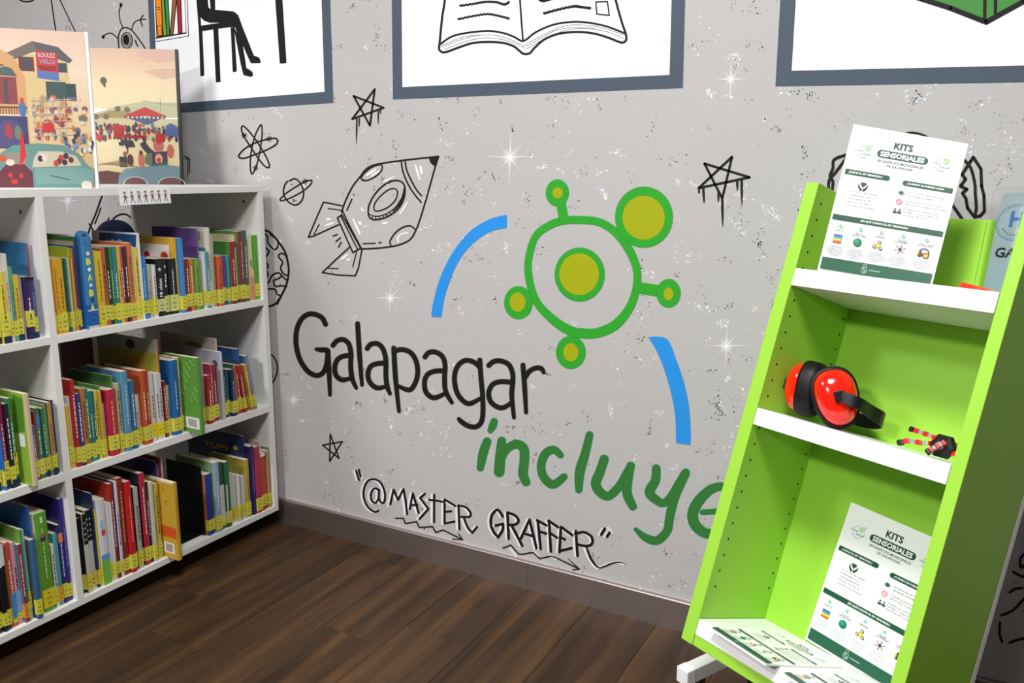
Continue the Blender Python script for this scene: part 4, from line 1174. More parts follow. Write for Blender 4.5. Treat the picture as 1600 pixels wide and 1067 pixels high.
z5, z6 = (80, 510, 4.64), (220, 510, 5.08)
ROW_2R = [
 (145, 172, 575, (236, 176, 40), (236, 190, 60), o_(stk=(.02, .06))), (173, 186, 510, (222, 220, 220), (230, 226, 226), None),
 (187, 216, 388, (202, 42, 38), (196, 40, 40), o_(title=T_W)),
 (217, 248, 488, (56, 60, 132), None, o_(title=T_W)), (250, 282, 452, (206, 112, 52), None, o_(title=T_K)),
 (284, 314, 456, (32, 142, 92), None, o_(title=T_W)), (315, 342, 470, (22, 132, 132), None, o_(title=(220, 200, 80))), (343, 360, 470, (24, 116, 124), None, o_(title=T_W)),
 (361, 384, 468, (236, 218, 44), None, o_(title=T_K)), (385, 402, 468, (222, 172, 44), None, None),
 (403, 412, 432, (62, 162, 44), (58, 156, 44), o_(rec=.02)), (413, 428, 560, (196, 190, 180), None, None),
 (430, 490, 458, (216, 32, 68), (186, 30, 60), o_(title=(236, 190, 90), rec=0.006, stk=(.016, .058))),
 (491, 499, 358, (112, 152, 52), (62, 122, 60), o_(rec=.018, ds='tall green album')),
 (500, 530, 415, (192, 178, 136), None, o_(title=T_K)),
 (536, 584, 326, (86, 156, 192), (84, 150, 186), o_(title=(190, 215, 230), rec=0.004)),
 (590, 628, 392, (52, 112, 162), None, o_(title=T_W)),
 (634, 676, 500, (226, 220, 214), None, o_(title=(180, 60, 50))),
 (678, 708, 322, (214, 84, 38), (216, 92, 40), o_(title=T_W)), (709, 736, 320, (196, 60, 40), None, o_(title=(230, 190, 80))),
 (738, 752, 330, (214, 206, 208), (206, 198, 200), o_(sticker=None)),
 (758, 783, 342, (230, 222, 222), None, o_(title=T_K, sticker=(236, 214, 20))), (784, 808, 342, (234, 228, 226), None, o_(title=T_K, sticker=(236, 214, 20))), (809, 832, 342, (226, 218, 218), None, o_(title=T_K, sticker=(236, 214, 20))),
 (834, 842, 100, (190, 44, 44), (170, 172, 158), o_(rec=.02, ds='tall olive and grey picture album', depth=.26, art=[R4(0, 0, 1, .86, (158, 152, 56)), E4(.56, .92, .075, .05, (44, 50, 74)), R4(.38, .74, .78, .79, (176, 128, 48)), R4(.4, .68, .74, .72, (176, 128, 48))])),
 (844, 862, 396, (152, 32, 38), None, o_(title=T_W)), (864, 888, 430, (204, 194, 148), None, o_(title=T_K)),
 (255, 322, 268, (32, 108, 188), (24, 84, 158), o_(title=(200, 220, 240)), z6),
 (323, 342, 246, (234, 220, 130), (214, 200, 140), o_(title=(190, 60, 50)), z6), (343, 360, 290, (52, 92, 132), None, None, z6),
 (361, 390, 250, (88, 150, 52), (98, 166, 52), o_(sticker=None, rec=-0.052, ds='speckled green book jutting out', depth=.24,
      art=[lambda q: [q.ell(.70 + .28 * ((k * 37) % 29) / 29, .42 + .55 * ((k * 53) % 41) / 41, .008, .008, (210, 226, 150)) for k in range(34)], R4(.74, .06, .98, .21, (232, 232, 228)), lambda q: [q.rect(.79 + .016 * k, .085, .798 + .016 * k, .185, (50, 50, 55)) for k in range(9)]]), z6),
 (440, 458, 300, (120, 130, 128), (100, 160, 60), o_(rec=.03, sticker=None), z6), (490, 505, 246, (190, 126, 84), None, None, z6), (506, 520, 250, (120, 140, 176), None, None, z6), (521, 534, 260, (214, 196, 150), None, None, z6),
 (536, 574, 390, (188, 36, 38), None, o_(title=T_W), z6), (575, 592, 300, (206, 62, 104), None, o_(title=T_W), z6), (594, 636, 304, (154, 38, 54), None, o_(title=T_W), z6),
 (640, 662, 202, (206, 202, 212), (176, 174, 190), o_(rec=.004, sticker=None, ds='tall lilac-grey album', art=[E4(.88, .82, .06, .06, (60, 70, 110))]), z6),
 (664, 674, 98, (206, 196, 186), (190, 178, 168), o_(rec=.03, sticker=None, depth=.25, ds='tall pale album', art=[E4(.6, .88, .16, .05, (110, 120, 96))]), z6),
 (682, 702, 340, (26, 58, 98), None, o_(title=(150, 180, 210)), z6), (703, 716, 342, (30, 116, 110), None, None, z6), (728, 762, 342, (28, 38, 94), None, o_(title=(150, 170, 210), lean=.03), z6),
 (766, 778, 300, (196, 120, 70), (60, 110, 80), o_(lean=.06), z6), (782, 802, 305, (192, 44, 34), None, o_(title=T_W, lean=.085), z6), (806, 830, 306, (186, 38, 34), None, o_(title=T_W, lean=.105), z6),
 (836, 850, 172, (44, 90, 156), (44, 90, 156), o_(lean=.125, rec=.02), z6), (852, 872, 300, (226, 152, 44), None, o_(title=T_W, lean=.14), z6), (876, 898, 226, (128, 146, 158), (66, 110, 160), o_(lean=.155), z6),
]
row(2, 'right', z5, ROW_2R, YE0 - 0.004)

z7, z8 = (100, 680, 4.105), (250, 660, 4.85)
def bwtop(q): q.rect(-.96, .62, .96, 1, (26, 26, 28)); [q.ell(-.4 + .8 * (k % 2), .68 + .07 * (k // 2), .16, .012, (220, 220, 220)) for k in range(8)]
ROW_3R = [
 (140, 152, 535, (30, 30, 34), None, None), (153, 180, 505, (216, 212, 204), (40, 40, 46), o_(sp_art=[bwtop])), (184, 226, 480, (216, 212, 204), (36, 36, 40), o_(sp_art=[bwtop], sticker=(222, 190, 90))),
 (228, 238, 372, (38, 64, 124), (36, 58, 112), None), (239, 250, 482, (236, 218, 36), None, None),
 (252, 304, 412, (226, 226, 234), (218, 220, 230), o_(sp_art=[R4(-.96, .0, .96, .3, (120, 180, 70)), R4(-.96, .3, .96, .36, (90, 150, 210)), E4(0, .62, .5, .04, (210, 70, 60)), E4(-.2, .72, .4, .05, (150, 190, 220))], sticker=(230, 206, 60))),
 (306, 326, 430, (230, 228, 230), None, None), (327, 340, 435, (226, 226, 226), None, None),
 (342, 366, 312, (176, 40, 32), (214, 54, 36), o_(title=T_W)), (367, 386, 296, (222, 222, 228), (50, 80, 150), o_(title=(60, 80, 150))),
 (388, 428, 276, (162, 48, 38), (190, 50, 40), o_(title=(226, 160, 110))), (430, 466, 298, (216, 30, 30), (200, 34, 32), o_(title=(240, 150, 140), rec=.006)),
 (468, 480, 350, (40, 60, 44), None, None), (482, 510, 332, (198, 194, 182), (34, 36, 42), o_(title=T_K)), (512, 524, 340, (40, 44, 52), None, None),
 (526, 560, 244, (204, 32, 66), (32, 42, 66), o_(title=T_W)),
 (562, 578, 300, (34, 34, 40), None, o_(title=T_W)), (579, 598, 300, (216, 212, 200), None, None),
 (600, 616, 300, (196, 196, 84), None, None), (617, 640, 310, (226, 206, 72), None, o_(title=T_K)),
 (648, 674, 305, (216, 168, 40), (220, 172, 40), o_(sticker=None, rec=-.045, ds='yellow orange-banded book jutting out', title=(200, 90, 30), depth=.2,
      art=[R4(.52, .28, 1, .42, (206, 84, 34)), R4(.72, .07, .94, .21, (232, 228, 216)), lambda q: [q.rect(.76 + .018 * k, .09, .77 + .018 * k, .19, (60, 50, 45)) for k in range(8)],
           lambda q: [q.ring(.62 + .3 * ((k * 7) % 5) / 5, .55 + .09 * (k % 5), .04, .012, (200, 96, 34), 20 * k, 20 * k + 230, 12, ry=.03) for k in range(6)], lambda q: q.seg(.56, .14, .66, .2, .014, (200, 60, 36)), lambda q: q.seg(.66, .14, .57, .2, .014, (200, 60, 36)), R4(.55, .985, 1, 1, (240, 226, 190))])),
 (680, 688, 168, (42, 62, 138), (40, 58, 130), o_(rec=.045, sticker=None)), (689, 697, 180, (172, 96, 160), (160, 90, 150), o_(rec=.045, sticker=None)), (698, 707, 142, (166, 38, 48), (166, 38, 48), o_(rec=.04, sticker=None, title=T_W)), (708, 715, 145, (222, 216, 210), None, o_(rec=.04, sticker=None)),
 (717, 727, 330, (196, 84, 40), (60, 50, 40), o_(rec=-.005)),
]
row(3, 'right', z7, ROW_3R, YE0)
ROW_3RB = [
 (366, 414, 392, (36, 62, 164), (206, 112, 40), o_(rec=.01)),
 (420, 462, 302, (150, 180, 216), (120, 170, 110), o_(title=(240, 244, 250), rec=.004)), (464, 484, 302, (42, 82, 46), (70, 110, 54), o_(sp_art=[R4(-.96, .12, .96, .66, (206, 204, 188))])), (485, 504, 300, (58, 78, 40), None, o_(sp_art=[R4(-.96, .12, .96, .66, (206, 204, 188))])),
 (506, 540, 300, (32, 112, 62), None, o_(sp_art=[R4(-.96, .12, -.3, .66, (200, 200, 186))])),
 (545, 562, 390, (212, 206, 200), (120, 60, 70), o_(sticker=(230, 170, 40))), (563, 580, 384, (206, 202, 200), (60, 130, 170), o_(sticker=(230, 170, 40))),
 (582, 596, 400, (222, 218, 210), None, None), (597, 611, 400, (226, 222, 214), None, None), (612, 626, 402, (222, 218, 210), None, None), (627, 641, 404, (226, 222, 216), None, None), (642, 658, 406, (222, 218, 212), None, None),
 (660, 690, 282, (192, 166, 54), (164, 150, 48), o_(title=(150, 60, 40))),
 (692, 700, 102, (44, 64, 116), (42, 62, 110), o_(rec=.03, sticker=None, ds='tall dark blue album titled TUPI', depth=.26, art=[TX('TUPI', .5, .80, .42, (214, 170, 70), .075), E4(.86, .83, .04, .03, (200, 170, 60)), E4(.94, .55, .03, .04, (180, 150, 60))])),
 (702, 728, 182, (52, 38, 112), (50, 36, 106), o_(title=(120, 110, 180), rec=.008, sticker=None)),
 (729, 768, 186, (192, 44, 84), (180, 44, 100), o_(rec=.006)),
 (770, 806, 226, (216, 62, 32), (210, 56, 32), o_(sp_art=[R4(-.96, .93, .96, 1, (235, 226, 220))])), (808, 816, 142, (226, 220, 214), (206, 196, 196), o_(rec=.03, sticker=None)),
 (818, 846, 216, (192, 152, 104), None, o_(title=(170, 60, 50))), (850, 882, 190, (84, 152, 84), (92, 160, 90), o_(rec=.012)),
]
def row_second():
    """the group right of the black book end, counted from the end panel"""
    zs = SH[3][0]; y = 0
    n = len(ROW_3RB)
    for i, it in enumerate(ROW_3RB):
        x0, x1, yt, spn, cov, op = it
        op = dict(op or {})
        rec = op.pop('rec', 0.012 + rb.uniform(-0.006, 0.006)); X = XF - rec
        a, b = solve_y(z8[0] + x0 / z8[2], XF - .012, zs), solve_y(z8[0] + x1 / z8[2], XF - .012, zs)
        a = max(a, y); b = min(max(b, a + .0035), YE0 - .001); y = b + .0003
        hgt = min(.325, solve_z(z8[1] + yt / z8[2], X, (a + b) / 2) - zs)
        ds = op.pop('ds', None); depth = op.pop('depth', min(.285, hgt * rb.uniform(.72, .86)))
        o = book(X, a, b, zs, hgt, spn, cov or dark(spn, .92), depth, **op)
        th_ = b - a
        d = ds or (('tall ' if hgt > .26 else '') + ('slim ' if th_ < .008 else '') + CN(spn) + ' book')
        tag(o, '%s, bottom shelf, %s from the end panel by the wall' % (d, ordinal(n - i)), 'book', 'books on the bottom shelf, right bay')
row_second()

z1a, z2a, z3a = (0, 360, 5.34), (0, 560, 4.85), (-5, 740, 3.264)
navyfoot = R4(-.97, 0, .97, .1, (30, 44, 72))
ROW_1L = [
 (-160, -120, 330, (60, 120, 80), None, o_(title=T_W)), (-118, -70, 340, (200, 60, 50), None, o_(title=T_W)), (-68, -20, 350, (226, 200, 60), None, o_(title=T_K)), (-18, 26, 350, (52, 46, 44), None, o_(title=T_W)),
 (30, 100, 345, (236, 216, 62), None, o_(title=(120, 110, 40), sp_art=[navyfoot], stk=(.03, .075))), (102, 134, 195, (228, 216, 206), (206, 200, 206), o_(title=(200, 90, 50))), (136, 164, 305, (92, 172, 122), None, o_(title=(50, 110, 80))),
 (166, 214, 372, (240, 206, 42), None, o_(title=(170, 90, 30), sp_art=[navyfoot])), (216, 240, 376, (160, 160, 172), None, o_(sticker=None)),
 (246, 305, 388, (62, 32, 98), None, o_(title=T_W, sp_art=[R4(-.97, .95, .97, 1, (24, 26, 40)), R4(-.97, 0, .97, .1, (24, 40, 70))], stk=(.03, .07))), (306, 338, 388, (66, 66, 142), None, o_(title=(140, 140, 200), sp_art=[R4(-.97, .95, .97, 1, (24, 26, 40)), R4(-.97, 0, .97, .06, (24, 40, 60))])),
 (339, 348, 104, (200, 40, 44), (54, 136, 196), o_(rec=.03, title=(236, 170, 160), sticker=None, ds='tall blue album with a red spine')),
]
row(1, 'left', z1a, ROW_1L, YD0 - 0.012)
ROW_2L = [
 (-120, -80, 300, (60, 60, 120), None, o_(title=T_W)), (-78, -30, 320, (220, 190, 60), None, o_(title=T_K)),
 (-28, 26, 340, (36, 36, 92), None, o_(title=(190, 190, 220), sp_art=[navyfoot])), (28, 36, 400, (80, 160, 150), None, None), (38, 50, 306, (36, 112, 212), (40, 120, 214), o_(title=T_W)),
 (51, 94, 316, (152, 28, 88), None, o_(title=(236, 190, 200), sp_art=[navyfoot], stk=(.024, .072))), (95, 128, 344, (36, 36, 52), None, o_(title=T_W, sp_art=[navyfoot])), (130, 160, 302, (42, 152, 72), (44, 130, 90), o_(title=T_W, sp_art=[navyfoot, E4(0, .84, .4, .02, (214, 80, 50)), E4(0, .78, .4, .02, (214, 80, 50))], stk=(.03, .085))),
 (192, 232, 268, (226, 202, 164), (150, 196, 50), o_(sticker=None, rec=-.02, ds='lime book with cream spine', art=[lambda q: q.poly([(.7, .55), (.95, .6), (.97, .95), (.75, .98)], (84, 136, 44)), R4(.8, .42, .93, .56, (230, 230, 224))])),
 (276, 298, 510, (62, 112, 172), None, o_(title=T_W)), (300, 312, 400, (176, 36, 44), None, None), (313, 344, 376, (52, 132, 84), None, o_(sp_art=[E4(0, .82, .7, .1, (70, 130, 190))], title=(180, 220, 180), sticker=(222, 216, 120))),
 (346, 352, 380, (60, 60, 120), None, None), (353, 384, 378, (54, 138, 82), None, o_(title=(180, 220, 190), sp_art=[navyfoot])), (386, 398, 350, (160, 186, 60), None, None), (400, 430, 334, (208, 154, 52), (60, 110, 170), o_(title=(150, 60, 40), sp_art=[navyfoot])),
 (432, 440, 340, (36, 60, 120), (40, 84, 160), None), (444, 470, 316, (24, 24, 40), None, o_(sticker=None)),
]
row(2, 'left', z2a, ROW_2L, YD0 - 0.002)
ROW_3L = [
 (-70, -40, 340, (60, 80, 60), None, o_(title=T_W)), (-38, 0, 350, (28, 28, 34), None, None),
 (20, 42, 366, (24, 24, 27), (226, 226, 226), o_(sp_art=[R4(-.96, .74, .96, 1, (226, 226, 226))])), (43, 63, 366, (24, 24, 27), None, o_(sp_art=[R4(-.96, .74, .96, 1, (224, 224, 222))])), (64, 83, 366, (28, 26, 27), None, o_(sp_art=[R4(-.96, .76, .96, 1, (224, 224, 222))])),
 (84, 94, 372, (150, 90, 50), None, None), (95, 119, 352, (222, 82, 52), (226, 150, 130), o_(title=T_W, sp_art=[R4(-.96, .1, .96, .4, (70, 140, 200))])), (120, 145, 352, (222, 152, 182), (216, 180, 190), o_(title=T_K, sp_art=[R4(-.96, .15, .96, .42, (120, 170, 210))])), (146, 163, 362, (182, 32, 84), (60, 130, 130), o_(title=T_W, sticker=(226, 140, 50))),
 (165, 173, 285, (60, 150, 70), (120, 180, 60), None), (174, 194, 288, (152, 192, 194), (150, 196, 90), o_(stk=(.03, .075))), (196, 224, 338, (52, 110, 160), (58, 84, 98), o_(rec=0)),
 (226, 233, 168, (32, 104, 204), (36, 110, 200), o_(rec=.02, sticker=None)), (234, 241, 400, (170, 168, 160), None, o_(sticker=(226, 140, 60))),
 (244, 306, 200, (98, 168, 42), (216, 212, 200), o_(stk=(.012, .062), title=(200, 226, 160), sp_art=[E4(0, .74, .4, .03, (60, 50, 110)), E4(.1, .78, .25, .02, (190, 60, 80)), R4(-.2, .9, .2, .96, (200, 226, 170))], sticker=(224, 206, 40), ds='thick green book')),
 (308, 325, 362, (226, 224, 220), (30, 34, 46), o_(title=T_K)), (326, 348, 306, (82, 168, 166), None, o_(sticker=(230, 160, 40))), (350, 372, 262, (38, 42, 132), (36, 36, 90), o_(title=(190, 190, 230), sp_art=[R4(-.96, .78, .96, .9, (220, 130, 90))])), (374, 404, 128, (52, 42, 142), (50, 42, 136), o_(title=(110, 110, 200))),
]
row(3, 'left', z3a, ROW_3L, YD0 - 0.001)

# black metal book end in the gap on the bottom shelf
def px_y(px, X, zs): return solve_y(px, X, zs)
ye = solve_y(250 + 366 / 4.85, XF - 0.012, SH[3][0]) - 0.0025
be = tag(empty('book_end', (XF - 0.09, ye, SH[3][0])), 'black metal book end standing in the gap on the bottom shelf', 'book end')
b = MB(); b.box(-0.085, 0.07, -0.002, 0.0, 0.0, 0.225); b.obj('upright_plate', M_BLACK, be, bevel=.0008)
b = MB(); b.box(-0.08, 0.055, -0.085, -0.002, 0.0, 0.0015); b.obj('base_plate', M_BLACK, be)

# round-topped blue book behind the first row
def round_book():
    X = -2.20
    P = [on_plane(x, y, Vector((X, 0, 0)), Vector((1, 0, 0))) for x, y in ((150, 372), (213, 372), (186, 343))]
    yc = (P[0].y + P[1].y) / 2; rad = (P[1].y - P[0].y) / 2
    zc = P[2].z - rad
    o = tag(empty('round_book', (X, yc, SH[1][0])), 'blue round-topped board book peeking up behind the top shelf books', 'book')
    n = 20
    out = [(-rad, 0)] + [(-rad * cos(pi * i / n), zc - SH[1][0] + rad * sin(pi * i / n)) for i in range(n + 1)] + [(rad, 0)]
    for nm, x0, x1, k, c in (('pages', -.012, 0.0, .97, (214, 204, 182)), ('cover', 0.0, .003, 1.0, (34, 74, 140)), ('back_cover', -.015, -.012, 1.0, (220, 212, 200))):
        b = MB()
        q = [(y * k, z_ * (k if z_ > .02 else 1)) for y, z_ in out]
        b.poly([(x1, y, z_) for y, z_ in q], c); b.poly([(x0, y, z_) for y, z_ in reversed(q)], c)
        for i in range(len(q)):
            a, d = q[i - 1], q[i]
            b.poly([(x0, *a), (x1, *a), (x1, *d), (x0, *d)], c)
        b.obj(nm, M_GLOSS, o, attr=True)
round_book()

# a few backs of the books on the far side of the bookcase, seen through the gaps
for k, (y0, t, h, c) in enumerate(((1.30, .03, .20, (96, 90, 86)), (1.345, .02, .215, (150, 146, 140)), (1.38, .03, .225, (40, 40, 44)), (1.425, .014, .24, (40, 96, 70)), (1.47, .03, .25, (70, 66, 62)), (1.60, .022, .29, (150, 30, 40)), (1.66, .03, .282, (80, 72, 66)))):
    o = book(XB + .012, y0, y0 + t, SH[2][0], h, c, c, .2, sticker=None, yaw=pi)
    tag(o, '%s book on the far side of the middle shelf, %s from the divider' % (CN(c), ordinal(k + 1)), 'book', 'books on the far side of the bookcase')

# ------------------------------------------------------------------ picture albums standing open-faced on top of the bookcase
def album(name, px_r, Xr, w, h, ALB_E, label, art, cover, tcover=.006):
    ALB_E = Vector((*ALB_E, 0)).normalized()
    d = ray(px_r, 292)
    Pr = CAM + d * (Xr / d.x)
    right = Vector((Pr.x, Pr.y, Z_TOP))
    left = right - ALB_E * w
    o = tag(empty(name, left), label, 'book')
    n = ALB_E.cross(Vector((0, 0, 1)))           # towards the viewer
    o.rotation_euler = (0, 0, math.atan2(ALB_E.y, ALB_E.x))
    tilt = Matrix.Rotation(R_(-5), 4, 'X')
    b = MB(); b.box(0, w, .0125, .0155, 0, h, M=tilt); b.box(w - .004, w + .0025, .0, .0155, 0, h + .0015, M=tilt)
    b.obj('cover', cover, o)
    b = MB(); b.box(.001, w - .0045, .003, .0124, .002, h - .002, M=tilt); b.obj('pages', M_PAGES, o)
    b = MB(); b.box(.0, w - .0045, 0, .0028, 0, h, M=tilt); b.obj('front_board', M_WLACQ, o)
    q = Print(lambda x, y, zz: tuple(tilt @ Vector((x * (w - .0045), -.0004 - zz, y * h))))
    art(q)
    q.mb.c = [(c_[0] * .74, c_[1] * .72, c_[2] * .70, 1.0) for c_ in q.mb.c]
    q.mb.obj('cover_print', M_PRINT, o, attr=True)
    return o
M_INK = mat('black_cover_board', (34, 36, 42), 0.5, vary=0.05)
def vgrad(q, x0, x1, y0, y1, cols):
    """printed wash made of strips"""
    n = 14
    for i in range(n):
        t = (i + .5) / n * (len(cols) - 1)
        k = min(int(t), len(cols) - 2); f = t - k
        c = tuple(a + (b - a) * f for a, b in zip(cols[k], cols[k + 1]))
        q.rect(x0, y0 + (y1 - y0) * i / n, x1, y0 + (y1 - y0) * (i + 1) / n + .001, c)
def art_town(q):
    r = random.Random(21)
    vgrad(q, 0, 1, 0, 1, [(196, 166, 122), (224, 196, 150), (240, 214, 176), (246, 226, 200), (240, 208, 190)])
    P = lambda *a: q.poly([(x, y) for x, y in a[:-1]], a[-1])
    # far house
    P((.42, .30), (.86, .30), (.85, .86), (.42, .84), (226, 202, 150)); P((.36, .845), (.58, .93), (.78, .90), (.89, .82), (.86, .80), (.60, .87), (.40, .80), (98, 98, 104)); P((.36, .845), (.58, .93), (.62, .87), (.42, .82), (120, 112, 108))
    q.rect(.46, .74, .58, .83, (120, 60, 60)); q.rect(.49, .75, .55, .82, (70, 84, 96)); q.rect(.75, .74, .84, .80, (70, 84, 92))
    q.rect(.66, .56, .82, .68, (70, 92, 90)); q.rect(.82, .58, .90, .67, (60, 80, 84))
    P((.60, .70), (.77, .685), (.77, .86), (.60, .875), (206, 60, 62)); P((.60, .70), (.77, .685), (.77, .735), (.60, .75), (96, 126, 190))
    for t, y, w, c in (('ROULEZ', .845, .14, (214, 196, 206)), ('VELO', .805, .13, (150, 160, 216)), ('TIOCO', .763, .14, (60, 40, 40))): q.text(t, .685, y, w, c, .03, height=.03)
    # near house
    P((.12, .26), (.50, .27), (.50, .70), (.42, .83), (.32, .87), (.24, .86), (.12, .74), (222, 170, 118)); P((.0, .84), (.10, .88), (.30, .88), (.20, .76), (.05, .72), (.0, .74), (96, 92, 84))
    q.rect(.16, .53, .26, .72, (150, 90, 80)); q.rect(.29, .53, .43, .70, (146, 70, 72)); q.rect(.33, .53, .36, .69, (90, 74, 96)); q.rect(.18, .57, .24, .68, (96, 86, 92))
    q.rect(.15, .505, .50, .515, (96, 70, 66))
    for k in range(16): q.rect(.155 + .0215 * k, .465, .163 + .0215 * k, .51, (120, 84, 78))
    q.rect(.15, .455, .50, .466, (236, 214, 190)); q.rect(.17, .25, .49, .455, (66, 66, 116))
    P((.24, .26), (.46, .26), (.46, .36), (.40, .43), (.30, .43), (.24, .36), (84, 80, 128)); q.ell(.34, .36, .03, .05, (176, 60, 70)); q.ell(.41, .35, .03, .045, (110, 130, 110)); q.rect(.19, .28, .25, .39, (150, 150, 120))
    P((.28, .71), (.44, .705), (.40, .755), (.35, .765), (.31, .755), (84, 104, 104)); q.seg(.10, .73, .34, .775, .008, (60, 64, 70)); q.ell(.46, .50, .03, .05, (84, 120, 180)); q.ell(.46, .555, .018, .018, (200, 90, 60))
    # scaffolding and crowd
    for k in range(70):
        q.ell(.54 + .42 * r.random(), .32 + .26 * r.random(), .012 + .014 * r.random(), .010 + .012 * r.random(), r.choice([(190, 70, 66), (150, 70, 80), (214, 120, 70), (110, 110, 140), (226, 210, 190), (120, 120, 110), (196, 160, 120)]))
    for k in range(6): q.seg(.54 + .05 * k, .30, .55 + .05 * k, .58, .005, (206, 190, 186)); q.seg(.53, .33 + .045 * k, .85, .345 + .045 * k, .005, (196, 180, 180))
    q.rect(.61, .36, .70, .41, (206, 50, 60))
    for k in range(36): q.ell(.74 + .26 * r.random(), .22 + .13 * r.random(), .014, .018, r.choice([(230, 214, 120), (120, 150, 190), (90, 110, 160), (60, 66, 76), (226, 226, 220), (200, 150, 90)]))
    # street left
    q.rect(0, .48, .06, .72, (60, 72, 84)); q.rect(0, .76, .05, .82, (196, 44, 40)); q.rect(.0, .46, .06, .48, (226, 200, 150)); P((0, .24), (.12, .26), (.12, .46), (0, .46), (120, 84, 66))
    for k in range(12): q.ell(.01 + .1 * r.random(), .28 + .14 * r.random(), .02, .025, r.choice([(150, 50, 46), (60, 70, 66), (90, 70, 60), (180, 120, 80)]))
    q.rect(.055, .0, .075, .76, (52, 56, 56)); q.rect(.04, .43, .10, .53, (110, 116, 100)); q.rect(.14, .0, .165, .44, (52, 56, 56)) 
    q.ell(.17, .22, .05, .06, (150, 140, 130)); q.ell(.2, .28, .045, .04, (96, 70, 60))
    # teal car
    P((.20, 0), (.98, 0), (1.0, .12), (.94, .15), (.88, .225), (.76, .275), (.56, .285), (.36, .27), (.26, .22), (.20, .10), (104, 150, 146))
    P((.50, .13), (.90, .145), (.86, .205), (.74, .235), (.56, .235), (.52, .19), (206, 196, 176)); P((.27, .16), (.46, .14), (.47, .225), (.32, .225), (150, 140, 132))
    for k in range(9): q.ell(.54 + .3 * r.random(), .15 + .06 * r.random(), .022, .02, r.choice([(110, 56, 66), (70, 50, 66), (226, 214, 206), (190, 70, 56), (60, 90, 100)]))
    P((.52, .02), (.99, .03), (1.0, .11), (.90, .135), (.52, .125), (122, 164, 162)); q.ell(.93, .018, .045, .028, (222, 220, 206)); q.seg(.64, .08, .8, .05, .006, (60, 76, 80))
    P((.23, 0), (.50, 0), (.50, .10), (.44, .15), (.30, .15), (.24, .10), (106, 52, 62)); P((.12, .17), (.30, .165), (.30, .205), (.20, .205), (206, 84, 56))
    P((.40, .13), (.46, .20), (.45, .34), (.43, .345), (.42, .25), (216, 44, 50)); q.ell(.33, .16, .035, .02, (236, 214, 200))
    for k in range(5): q.ell(.32 + .1 * r.random(), .03 + .07 * r.random(), .016, .016, (206, 60, 50))
    q.ell(.135, .07, .03, .045, (70, 90, 104))
